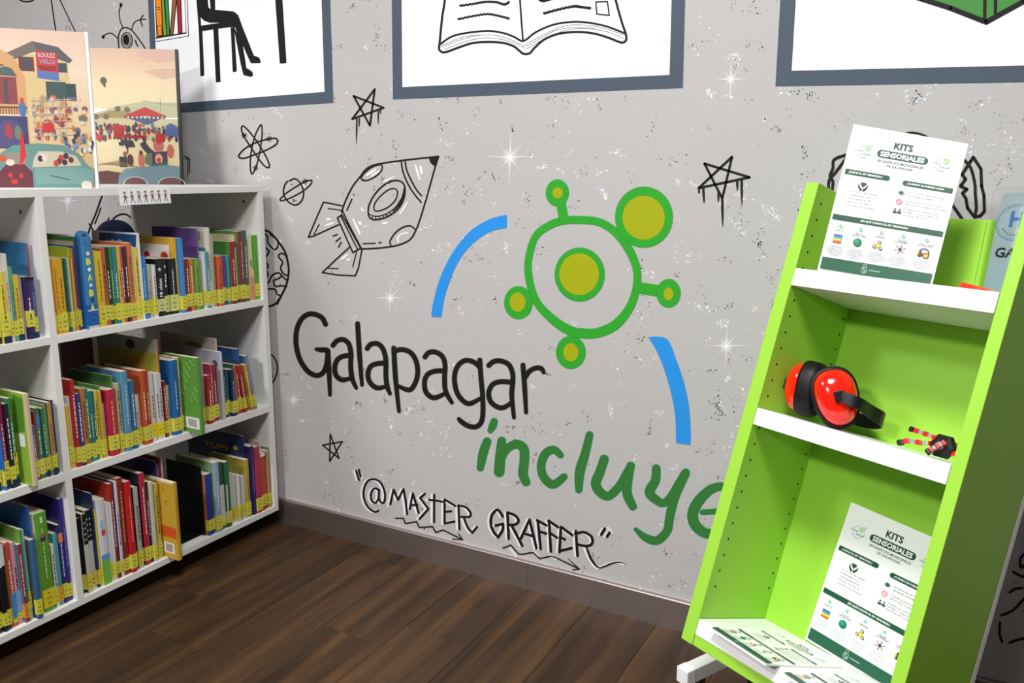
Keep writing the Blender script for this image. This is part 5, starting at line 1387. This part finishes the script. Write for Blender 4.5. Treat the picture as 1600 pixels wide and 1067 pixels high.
def art_fair(q):
    r = random.Random(4)
    P = lambda *a: q.poly([(x, y) for x, y in a[:-1]], a[-1])
    vgrad(q, 0, 1, .56, 1, [(238, 226, 186), (242, 226, 184), (244, 222, 186), (240, 206, 176), (232, 194, 170)])
    P((.62, .84), (.85, .78), (1, .80), (1, .86), (.8, .86), (228, 190, 168)); P((.55, .95), (.8, .9), (1, .92), (1, 1), (.6, 1), (230, 188, 172))
    vgrad(q, 0, 1, 0, .34, [(206, 186, 140), (230, 214, 170), (238, 224, 186)])
    P((0, .52), (.3, .58), (.6, .615), (1, .61), (1, .50), (0, .48), (196, 196, 160)); P((0, .50), (.2, .545), (.45, .55), (.45, .48), (0, .46), (164, 150, 96)); vgrad(q, 0, 1, .33, .49, [(220, 206, 160), (206, 196, 160)])
    q.ell(.15, .765, .04, .027, (96, 98, 70)); P((.125, .752), (.175, .752), (.16, .725), (.145, .725), (116, 80, 56)); q.ell(.163, .728, .01, .012, (90, 50, 40))
    for x, y in ((.30, .56), (.41, .555), (.16, .50), (.04, .50)): q.ell(x, y, .035, .02, (120, 106, 80))
    q.seg(.60, .62, 1, .585, .003, (150, 140, 120)); q.seg(.80, .54, .805, .64, .004, (120, 110, 100))
    for k in range(120): q.ell(.02 + .96 * r.random(), .335 + .12 * r.random() * (1 - .2 * r.random()), .014 + .012 * r.random(), .012 + .014 * r.random(), r.choice([(176, 44, 50), (150, 40, 56), (60, 90, 100), (90, 120, 150), (70, 50, 56), (200, 170, 130), (60, 60, 90), (110, 130, 90), (206, 60, 66)]))
    q.rect(.24, .345, .36, .44, (176, 40, 46)); q.rect(.24, .345, .62, .365, (170, 36, 50))
    P((.36, .505), (.62, .575), (.87, .51), (.84, .49), (.62, .515), (.40, .49), (200, 40, 44)); P((.36, .505), (.64, .50), (.87, .512), (.64, .445), (66, 84, 130))
    for k in range(9): q.ell(.42 + .05 * k, .497, .012, .008, (236, 220, 190))
    q.poly([(.86, .44), (.92, .46), (1, .43), (1, .36), (.85, .36)], (84, 104, 160))
    for k in range(26): q.ell(.38 + .12 * abs(r.gauss(0, .4)) * r.choice((-1, 1)), .33 - .06 * abs(r.gauss(0, .5)), .016, .014, r.choice([(46, 42, 60), (70, 56, 90), (60, 60, 66)]))
    q.seg(.39, .23, .40, .30, .012, (60, 50, 56)); q.rect(.29, .13, .38, .205, (50, 54, 60)); q.ell(.42, .18, .035, .045, (90, 46, 50)); q.ell(.36, .225, .022, .02, (150, 96, 76))
    q.ell(.55, .18, .035, .055, (206, 110, 106)); q.ell(.55, .235, .02, .018, (110, 60, 56))
    P((.54, .30), (.60, .325), (.66, .27), (.72, .24), (.86, .25), (.86, .12), (.66, .12), (.64, .22), (.58, .26), (76, 66, 90)); P((.60, .22), (.68, .24), (.68, .13), (.59, .16), (110, 126, 96)); q.ell(.76, .19, .045, .04, (226, 170, 150)); q.ell(.76, .18, .025, .02, (206, 70, 60)); q.ell(.76, .29, .06, .05, (206, 110, 110)); q.ell(.78, .345, .05, .04, (200, 50, 60)); P((.66, .12), (.86, .12), (.86, .17), (.66, .15), (60, 110, 90)); q.ell(.90, .25, .04, .05, (206, 110, 90))
    for k in range(9): q.seg(.02 + .03 * k, .145 + .004 * k, .12 + .05 * k, .15 - .003 * k, .003, (150, 110, 80))
    P((0, 0), (1, 0), (1, .085), (.92, .13), (.5, .115), (.38, .105), (.3, .085), (.15, .1), (0, .09), (96, 56, 54))
    P((.26, 0), (1, 0), (1, .135), (.85, .145), (.55, .13), (.36, .115), (.28, .07), (118, 146, 158)); P((.34, 0), (.60, 0), (.58, .035), (.46, .055), (.36, .04), (120, 80, 86)); P((.74, 0), (1, 0), (1, .05), (.86, .055), (.76, .035), (120, 80, 86)); q.ring(.47, .0, .14, .012, (206, 214, 214), 0, 180, 14, ry=.055); q.ring(.9, .0, .16, .012, (206, 214, 214), 0, 180, 14, ry=.055)
album('picture_album', 284.5, -2.19, 0.262, 0.413, (.84, .54), 'tall picture book with a fairground scene and black cover edge, on top of the bookcase', art_fair, M_INK)
album('picture_album', 152.5, -1.958, 0.285, 0.383, (.703, .711), 'tall picture book with a town street and teal car, on top of the bookcase', art_town, M_WLACQ)

# strip of little figures on the shelf edge
def strip():
    c = [on_plane(x, y, Vector((XF + .001, 0, 0)), Vector((1, 0, 0))) for x, y in ((184, 296), (264, 292.5), (267.5, 317), (188, 321))]
    o = tag(empty('shelf_sign', ((c[0] + c[2]) / 2)), 'white paper strip with seven small dancing figures on the bookcase top edge', 'sign')
    org = o.location
    def at(u, v, zz):
        p_ = (c[3] * (1 - u) + c[2] * u) * (1 - v) + (c[0] * (1 - u) + c[1] * u) * v
        return (p_.x - org.x + .0004 + zz, p_.y - org.y, p_.z - org.z)
    b = MB()
    b.grid([[at(0, 0, -.0003), at(1, 0, -.0003), at(1, 1, -.0003), at(0, 1, -.0003)], [at(0, 0, 0), at(1, 0, 0), at(1, 1, 0), at(0, 1, 0)]], close=True); b.f.append([4, 5, 6, 7])
    b.obj('paper', M_WLACQ, o)
    q = Print(lambda x, y, zz: at(x, y, .0002 + zz))
    r = random.Random(8)
    for i in range(7):
        x = .11 + .132 * i
        ink = (70, 56, 50)
        q.ell(x, .76, .026, .085, ink); q.ell(x, .73, .018, .06, (206, 170, 140)); q.ell(x, .5, .024, .15, r.choice([(150, 110, 90), (110, 110, 120), (190, 170, 150), (160, 90, 80)]))
        q.seg(x - .01, .38, x - .03 - .02 * r.random(), .12, .012, ink); q.seg(x + .01, .38, x + .035 * r.random() + .01, .10, .012, ink)
        q.seg(x - .02, .58, x - .05, .45 + .3 * r.random(), .010, ink); q.seg(x + .02, .58, x + .05, .4 + .35 * r.random(), .010, ink)
    q.mb.obj('figure_print', M_PRINT, o, attr=True)
strip()

# ------------------------------------------------------------------ green display stand
KS = 1.65
TH, AL = R_(-27.0152), R_(17.6542)
SA = Vector((cos(TH), sin(TH), 0)); SN = Vector((-sin(TH), cos(TH), 0))
SS = Vector((0, 0, cos(AL))) + SN * sin(AL); SB = SN * cos(AL) - Vector((0, 0, sin(AL)))
SO = CAM + Vector((-0.24830104, 0.89714966, -0.55058479)) * KS
SM = Matrix(((SA.x, SS.x, SB.x, SO.x), (SA.y, SS.y, SB.y, SO.y), (SA.z, SS.z, SB.z, SO.z), (0, 0, 0, 1)))   # local (a, s, b)
stand_base = Vector((SO.x, SO.y, 0)) + SA * 0.21 + SN * 0.2
stand = tag(empty('display_stand', stand_base), 'lime green leaning display stand with white shelves on a wheeled base', 'display stand')
SL = Matrix.Translation(-stand_base) @ SM
def spart(name, m, a0, a1, s0, s1, b0, b1, bevel=.0012, parent=None):
    q = MB(); q.box(a0, a1, s0, s1, b0, b1, M=SL)
    # the (a, s, b) frame is left-handed for the box winding; recalculate
    q.f = [f[::-1] for f in q.f]
    return q.obj(name, m, parent or stand, bevel=bevel)
H_, D_ = 0.9355, 0.2147
AR0, AR1 = 0.4105, 0.4325
pl = spart('side_panel', M_GREEN, 0, .0285, 0, H_, 0, .232)
pr = spart('side_panel', M_GREEN, AR0, AR1, 0, H_, 0, .232)
spart('back_panel', M_GREEN, .0285, AR0, 0, H_, D_, D_ + .012)
spart('rear_panel', M_WLACQ, 0, AR1, .0, H_, .2325, .249)
spart('bottom_rail', M_GREEN, .029, AR0 - .0005, 0.0, .0215, .002, .022)
spart('shelf', M_WLACQ, .0295, AR0 - .001, .022, .0535, .0, D_ - .0005)
sh2 = spart('shelf', M_WLACQ, .0295, AR0 - .001, .450, .4835, .0, D_ - .0005)
sh1 = spart('shelf', M_WLACQ, .0295, AR0 - .001, .730, .742, .0, D_ - .0005)
spart('shelf_lip', M_WLACQ, .0295, AR0 - .001, .730, .7645, -.001, .008, parent=stand)
def holes(a, sg):
    q = MB()
    for bb_ in (.0195, .2005):
        s_ = .055 + .0325 * 2
        k = 0
        while s_ < .90:
            shift = .0235 if bb_ < .1 else .0205
            c = Vector((a, s_, bb_ + (0.004 if bb_ < .1 else 0)))
            ring = [SL @ Vector((c.x + sg * .0002, c.y + .0026 * sin(t), c.z + .0026 * cos(t))) for t in (2 * pi * i / 10 for i in range(10))]
            q.poly(ring, (10, 20, 5))
            s_ += .0325
    o = q.obj('pin_holes', M_DARK, stand)
    tag(o, 'rows of small shelf-pin holes', kind='stuff')
holes(.0285, 1); holes(AR0, -1)
# wheeled base: two arms running back, a cross bar, posts up to the box
def warm(v): return v - stand_base
def bar(name, P0, P1, w, h, m, parent, bevel=.002):
    d = (P1 - P0).normalized(); sd = d.cross(Vector((0, 0, 1))).normalized() if abs(d.z) < .9 else SA; up = sd.cross(d)
    q = MB()
    q.grid([[warm(P + sd * x * w / 2 + up * y * h / 2) for x, y in ((-1, -1), (1, -1), (1, 1), (-1, 1))] for P in (P0, P1)], close=True)
    q.f += [[3, 2, 1, 0], [4, 5, 6, 7]]
    return q.obj(name, m, parent, bevel=bevel)
ZA = .138
tip = on_plane(1066, 1046, Vector((0, 0, ZA + .017)), Vector((0, 0, 1)))
M_FOOT = mat('white_powder_coat', (226, 226, 222), .45, bump=.05)
rel = Vector((tip.x, tip.y, ZA))
off = rel - Vector((SO.x, SO.y, ZA))
a_l, n_l = off.dot(SA), off.dot(SN)
for av in (a_l, .4325 - a_l):
    base = Vector((SO.x, SO.y, 0)) + SA * av
    arm = bar('foot_arm', base + SN * (n_l + .026) + Vector((0, 0, ZA)), base + SN * (n_l + .30) + Vector((0, 0, ZA)), .030, .034, M_FOOT, stand)
    bar('end_cap', base + SN * n_l + Vector((0, 0, ZA)), base + SN * (n_l + .0265) + Vector((0, 0, ZA)), .032, .036, M_WLACQ, arm)
    for nv in (n_l + .055, n_l + .27):
        cpos = base + SN * nv
        ft = bar('caster_fork', cpos + Vector((0, 0, .058)), cpos + Vector((0, 0, ZA - .017)), .02, .02, M_SCREW, arm, .001)
        q = MB()
        prof = [(.02, -.012), (.034, -.012), (.036, -.008), (.036, .008), (.034, .012), (.02, .012), (.012, .006), (.012, -.006)]
        q.grid([[warm(cpos + Vector((0, 0, .0362)) + SA * x + (SN * cos(t) + Vector((0, 0, 1)) * sin(t)) * r) for t in (2 * pi * i / 20 for i in range(20))] for r, x in prof + [prof[0]]], close=True)
        q.obj('caster_wheel', M_BLACK, arm, smooth=True)
bl = Vector((SO.x, SO.y, ZA))
bar('cross_bar', bl + SA * (a_l + .0155) + SN * (n_l + .16), bl + SA * (.4325 - a_l - .0155) + SN * (n_l + .16), .03, .03, M_FOOT, stand)
for av in (.12, .32):
    P0 = bl + SA * av + SN * (n_l + .16)
    bar('post', P0, P0 + Vector((0, 0, .145)), .03, .03, M_FOOT, stand)

def sloc(P):
    """world point -> stand (a, s, b)"""
    d = P - SO
    return Vector((d.dot(SA), d.dot(SS), d.dot(SB)))

# posters and flyers ------------------------------------------------
def sheet(name, label, cat, BL, BR, TL, w, h, mesh, group=None, edge=.0006, bow=0.0):
    """paper of w x h with its lower left corner at BL"""
    ex = (BR - BL).normalized()
    ey = (TL - BL); ey = (ey - ex * ey.dot(ex)).normalized()
    ez = ex.cross(ey)
    o = tag(empty(name, BL), label, cat, group)
    o.matrix_world = Matrix(((ex.x, ey.x, ez.x, BL.x), (ex.y, ey.y, ez.y, BL.y), (ex.z, ey.z, ez.z, BL.z), (0, 0, 0, 1)))
    b = MB(); b.box(0, w, 0, h, -edge, 0); b.obj('paper', M_WLACQ, o)
    k = link(bpy.data.objects.new('print', mesh), o)
    k.scale = (w / PWD, h / PHT, 1)
    k.location.z = .0002
    return o
def on_stand(px, py, b_): return on_plane(px, py, SO + SB * b_, SB)
def on_shelf(px, py, s_): return on_plane(px, py, SO + SS * s_, SS)
# upright poster on the top shelf, traced as a flat sheet
def curled(name, label, cat, BL, BR, TL, TR, mesh):
    o = tag(empty(name, BL), label, cat)
    nrm = (BR - BL).cross(TL - BL).normalized()
    def f(u, v, z_):
        P = (BL * (1 - u) + BR * u) * (1 - v) + (TL * (1 - u) + TR * u) * v
        return tuple(P - BL + nrm * z_)
    b = MB()
    n = 10
    for z_ in (-.0004, 0):
        b.grid([[f(i / n, j / n, z_) for i in range(n + 1)] for j in range(n + 1)])
    b.obj('paper', M_WLACQ, o, smooth=True)
    me = mesh.copy()
    for v in me.vertices:
        v.co = f(v.co.x / PWD, v.co.y / PHT, v.co.z + .0009)
    link(bpy.data.objects.new('print', me), o)
q0 = [on_stand(x, y, .014) for x, y in ((1278, 418), (1456, 446), (1334, 194), (1513, 225))]
q0 = [on_stand(1278, 418, .014), on_stand(1456, 446, .062), on_stand(1334, 194, .014)]
nP = (q0[1] - q0[0]).cross(q0[2] - q0[0])
TRp = on_plane(1513, 225, q0[0], nP)
dn = (q0[0] - q0[2]).normalized()
curled('poster', 'white and green sensory kits poster standing on the top shelf of the green stand', 'poster', q0[0] + dn * .005, q0[1] + dn * .005, q0[2], TRp, POSTER)
# poster leaning in the bottom compartment
q1 = [on_stand(x, y, D_ - .006) for x, y in ((1258, 998), (1390, 1066), (1338, 788))]
ey1 = (q1[2] - q1[0]).normalized(); ex1 = SA + SS * -.055
sheet('poster', 'white and green sensory kits poster leaning at the back of the bottom shelf', 'poster', q1[0], q1[0] + ex1, q1[2], .212, (q1[2] - q1[0]).length, POSTER)
# two stacks of flyers on the bottom shelf
sF = .0572
BLf = on_shelf(1108, 979.5, sF); BRf = on_shelf(1197, 1038, sF)
sheet('flyer', 'white and green sensory kits flyer lying on the bottom shelf, nearer the mural wall', 'flyer', BLf, BRf, BLf + SB + SA * .02, .146, .207, POSTER, edge=.003)
exf = (BRf - BLf).normalized()
BL2 = on_shelf(1220, 1050, sF)
sheet('flyer', 'white and green sensory kits flyer lying on the bottom shelf, below the leaning poster', 'flyer', BL2, BL2 + exf, BL2 + SB, .146, .204, POSTER, edge=.003)

# pale blue notice in a clear acrylic holder, and a red leaflet
def notice():
    base = SO + SA * .293 + SS * .7425 + SB * .188
    o = tag(empty('notice_holder', base), 'clear acrylic holder with a pale blue notice on the top shelf of the green stand', 'sign')
    M_ = Matrix(((SA.x, SS.x, -SB.x, base.x), (SA.y, SS.y, -SB.y, base.y), (SA.z, SS.z, -SB.z, base.z), (0, 0, 0, 1)))
    o.matrix_world = M_ @ Matrix.Rotation(R_(4), 4, 'Z')
    w, h = .106, .247
    def rr(x0, x1, y0, y1, r, n=5):
        pts = []
        for cx_, cy_, a in ((x1 - r, y1 - r, 0), (x0 + r, y1 - r, 90), (x0 + r, y0 + r, 180), (x1 - r, y0 + r, 270)):
            pts += [(cx_ + r * cos(R_(a + 90 * k / n)), cy_ + r * sin(R_(a + 90 * k / n))) for k in range(n + 1)]
        return pts
    b = MB()
    pts = rr(-.012, w, 0, h, .012)
    b.poly([(x, y, .0035) for x, y in pts]); b.poly([(x, y, .0015) for x, y in reversed(pts)])
    n = len(pts)
    for i in range(n): b.poly([(*pts[i - 1], .0015), (*pts[i], .0015), (*pts[i], .0035), (*pts[i - 1], .0035)])
    b.obj('acrylic_front', M_ACRYL, o)
    q = Print()
    q.poly(rr(.004, w - .006, .004, h - .01, .008), (206, 226, 234))
    n = 12
    for i in range(n): q.rect(.004, .012 + (h - .03) * i / n, w - .006, .012 + (h - .03) * (i + 1) / n, tuple(a + (b_ - a) * i / n for a, b_ in zip((176, 212, 222), (220, 230, 240))))
    cx_, cy_ = .037, .182
    for k in range(36): q.ring(cx_, cy_, .033, .003, (120, 176, 208), 10 * k, 10 * k + 7, 2)
    q.ring(cx_, cy_, .030, .0009, (130, 186, 210)); q.text('H', cx_, cy_ + .006, .022, (70, 140, 210), .04, height=.030)
    for k in range(9): q.seg(cx_ + .0235 * cos(R_(210 + 14 * k)), cy_ + .0235 * sin(R_(210 + 14 * k)), cx_ + .0235 * cos(R_(218 + 14 * k)), cy_ + .0235 * sin(R_(218 + 14 * k)), .004, (130, 160, 176))
    q.text('GA', .012, .126, .036, (30, 34, 38), .03, 'L')
    q.ring(.030, .012, .008, .001, (70, 90, 110), 0, 180)
    for k in range(5): q.rect(.04 + .012 * k, .006, .049 + .012 * k, .012, (110, 140, 160))
    q.mb.obj('notice_print', M_PRINT, o, attr=True)
    b = MB(); b.box(-.012, w, 0, .0025, .0036, .05); b.obj('acrylic_foot', M_ACRYL, o)
notice()
def leaflet():
    P = [on_shelf(x, y, .766) for x, y in ((1494, 441), (1560, 455))]
    o = tag(empty('leaflet', SO + SA * .318 + SS * .7425 + SB * .05), 'folded red and orange leaflet lying on the top shelf of the green stand', 'leaflet')
    A = sloc(on_stand(1494, 446, .045))
    b = MB()
    L0 = lambda a, s_, b_: tuple(SO + SA * a + SS * s_ + SB * b_ - o.location)
    a0 = A.x
    for i, c in enumerate(((226, 44, 22), (232, 62, 24), (240, 110, 50), (236, 140, 90))):
        x0, x1 = a0 + .024 * i, a0 + .024 * (i + 1)
        h0, h1 = [.785 - .0035 * k for k in (i, i + 1)]
        for (s0, s1, b0, b1) in ((.743, .743, .03, .09),):
            b.poly([L0(x0, .743, .035), L0(x1, .743, .035), L0(x1, h1, .06), L0(x0, h0, .06)], c)
            b.poly([L0(x0, h0, .06), L0(x1, h1, .06), L0(x1, .743, .085), L0(x0, .743, .085)], c)
            b.poly([L0(x0, .743, .0356), L0(x1, .743, .0356), L0(x1, h1 - .001, .06), L0(x0, h0 - .001, .06)][::-1], (236, 230, 226))
            b.poly([L0(x0, h0 - .001, .06), L0(x1, h1 - .001, .06), L0(x1, .743, .0844), L0(x0, .743, .0844)][::-1], (236, 230, 226))
    b.obj('folded_sheet', M_PRINT, o, attr=True)
leaflet()

# ear muffs -----------------------------------------------------------
def earmuffs():
    S2 = .4837
    org = SO + SA * .11 + SS * S2 + SB * .09
    o = tag(empty('ear_muffs', org), 'red and black ear muffs lying on the middle shelf of the green stand', 'ear muffs')
    W_ = lambda a, s_, b_: SO + SA * a + SS * s_ + SB * b_ - org
    def cup(c, ax, up, rx, ry):
        ax = ax.normalized(); up = (up - ax * up.dot(ax)).normalized(); sd = up.cross(ax)
        f = lambda x, y, z_: c + sd * x + up * y + ax * z_
        def rings(prof, n=32, sq=2.35):
            rows = []
            for r, z_ in prof:
                row_ = []
                for i in range(n):
                    t = 2 * pi * i / n
                    ct, st = cos(t), sin(t)
                    k = (abs(ct) ** sq + abs(st) ** sq) ** (-1 / sq)
                    egg = 1 + .12 * st
                    row_.append(f(rx * r * k * ct * egg, ry * r * k * st, z_))
                rows.append(row_)
            return rows
        sh = MB(); sh.grid(rings([(.86, .006), (.885, .010), (.875, .016), (.83, .024), (.74, .031), (.59, .037), (.38, .0405), (.17, .042), (.002, .0425)]), close=True)
        s_ = sh.obj('ear_cup', M_RED, o, smooth=True)
        cu = MB(); cu.grid(rings([(.62, -.020), (.74, -.0245), (.88, -.024), (.97, -.018), (1.0, -.008), (1.0, .004), (.985, .009), (.90, .0095)]), close=True)
        cu.obj('ear_cushion', M_RUBBER, o, smooth=True)
        ins = MB(); ins.grid(rings([(.63, -.0195), (.60, -.010), (.002, -.008)]), close=True)
        ins.obj('foam_liner', M_RUBBER, o, smooth=True)
        # pivot block
        pv = MB()
        for x0, x1, y0, y1, z0, z1 in ((-.009, .009, -.010, .010, .036, .050),):
            P = [f(x, y, z_) for z_ in (z0, z1) for x, y in ((x0, y0), (x1, y0), (x1, y1), (x0, y1))]
            n0 = len(pv.v); pv.v += [tuple(v) for v in P]; pv.c += [(1, 1, 1, 1)] * 8
            pv.f += [[n0 + i for i in q] for q in ((3, 2, 1, 0), (4, 5, 6, 7), (0, 1, 5, 4), (1, 2, 6, 5), (2, 3, 7, 6), (3, 0, 4, 7))]
        pv.obj('pivot_block', M_BLACK, o, bevel=.0015)
        return f, s_
    c1, c2 = W_(.0735, .545, .080), W_(.140, .5405, .072)
    ax1 = SA * -.97 + SB * -.20 + SS * -.02
    ax2 = SA * .62 + SB * -.76 + SS * .10
    f1, _ = cup(c1, ax1, SS * 1 + SA * -.1, .043, .055)
    f2, s2 = cup(c2, ax2, SS * 1.0 + SA * -.68, .0425, .060)
    # maker's mark moulded on the cup
    mk = MB()
    for i, (x, y, w, h) in enumerate(((.008, -.018, .012, .0035), (.008, -.023, .012, .003), (.010, -.028, .008, .003))):
        d = .0402 - .16 * max(0, abs(y) - .012)
        mk.poly([f2(x, y, d), f2(x + w, y, d), f2(x + w, y + h, d + .0006), f2(x, y + h, d + .0006)])
    mk.obj('moulded_mark', M_BLACK, s2)
    # head band: flat strap from pivot to pivot round the back
    p2, p1 = f2(0, 0, .047), f1(0, 0, .047)
    ctrl = [p2, p2 + SA * .030 + SB * .014 - SS * .004, W_(.2060, .5320, .090), W_(.2130, .5250, .120), W_(.192, .518, .155), W_(.140, .512, .188), W_(.075, .515, .178), W_(.045, .520, .140), p1 + SB * .03 - SS * .01, p1]
    path = catmull([tuple(v) for v in ctrl], 7)
    hb = MB(); rows = []
    for i in range(len(path)):
        a, d = Vector(path[max(0, i - 1)]), Vector(path[min(len(path) - 1, i + 1)])
        t = (d - a).normalized()
        s_ = (SS - t * SS.dot(t)).normalized(); nn = t.cross(s_)
        ws = .010 + .003 * sin(pi * i / (len(path) - 1))
        P = Vector(path[i])
        rows.append([P + s_ * x * ws + nn * y * .0013 for x, y in ((-1, -1), (1, -1), (1, 1), (-1, 1))])
    hb.grid(rows, close=True)
    hb.obj('head_band', M_BLACK, o)
earmuffs()

# spider-like fidget toy --------------------------------------------------
def fidget():
    S2 = .4837
    base = SO + SA * .350 + SS * S2 + SB * .085
    o = tag(empty('fidget_toy', base), 'black and red jointed spider-like fidget toy on the middle shelf', 'toy')
    o.matrix_world = Matrix(((SA.x, SB.x, SS.x, base.x), (SA.y, SB.y, SS.y, base.y), (SA.z, SB.z, SS.z, base.z), (0, 0, 0, 1)))
    b = MB()
    n = 18
    rows = []
    for r, z_ in ((.004, -.0145), (.012, -.0145), (.019, -.009), (.0205, 0), (.019, .009), (.012, .0145), (.004, .0145)):
        rows.append([((r * (1 + .10 * (1 if i % 3 == 0 else -.4))) * cos(2 * pi * i / n), z_ * .8, .0225 + (r * (1 + .10 * (1 if i % 3 == 0 else -.4))) * sin(2 * pi * i / n)) for i in range(n)])
    b.grid(rows, close=True); b.f += [list(range(n))[::-1], list(range(6 * n, 7 * n))]
    b.obj('hub', M_BLACK, o)
    b = MB(); b.grid([[(.007 * cos(t), y, .0225 + .007 * sin(t)) for t in (2 * pi * i / 12 for i in range(12))] for y in (-.0105, -.014)], close=True); b.f.append(list(range(12, 24))); b.obj('hub_cap', M_GREYT, o)
    def leg(P):
        mats = [M_REDT, M_GREYT, M_REDT, M_GREYT, M_REDT, M_BLACK]
        P = [Vector(p_) for p_ in P]
        L = [(P[i + 1] - P[i]).length for i in range(len(P) - 1)]; tot = sum(L)
        def pos(t):
            d = t * tot
            for i, l in enumerate(L):
                if d <= l or i == len(L) - 1: return P[i] + (P[i + 1] - P[i]) * (d / l)
                d -= l
        k = 6
        for i in range(k):
            A, B = pos(i / k), pos((i + .96) / k)
            d = (B - A).normalized(); s_ = d.cross(Vector((0, 1, 0))).normalized(); u_ = d.cross(s_)
            w = (.0042, .0032, .0044, .0032, .0042, .0046)[i]
            q = MB(); q.grid([[A * (1 - t) + B * t + s_ * x * w * k2 + u_ * y * w * k2 for x, y in ((-1, -1), (1, -1), (1, 1), (-1, 1))] for t, k2 in ((0, .8), (.25, 1), (.75, 1), (1, .8))], close=True)
            q.f += [[3, 2, 1, 0], [12, 13, 14, 15]]
            lo = q.obj('leg_segment', mats[i], o)
    leg([(-.012, -.004, .033), (-.038, -.006, .036), (-.060, -.008, .037)])
    leg([(-.016, .002, .023), (-.045, .0, .017), (-.060, -.002, .017), (-.076, -.004, .006)])
    leg([(.008, -.014, .030), (-.002, -.026, .016), (-.008, -.034, .005)])
    leg([(.016, 0, .016), (.038, .0, .014), (.060, -.002, .006)])
    leg([(.004, .012, .032), (.022, .030, .028), (.034, .046, .006)])
fidget()
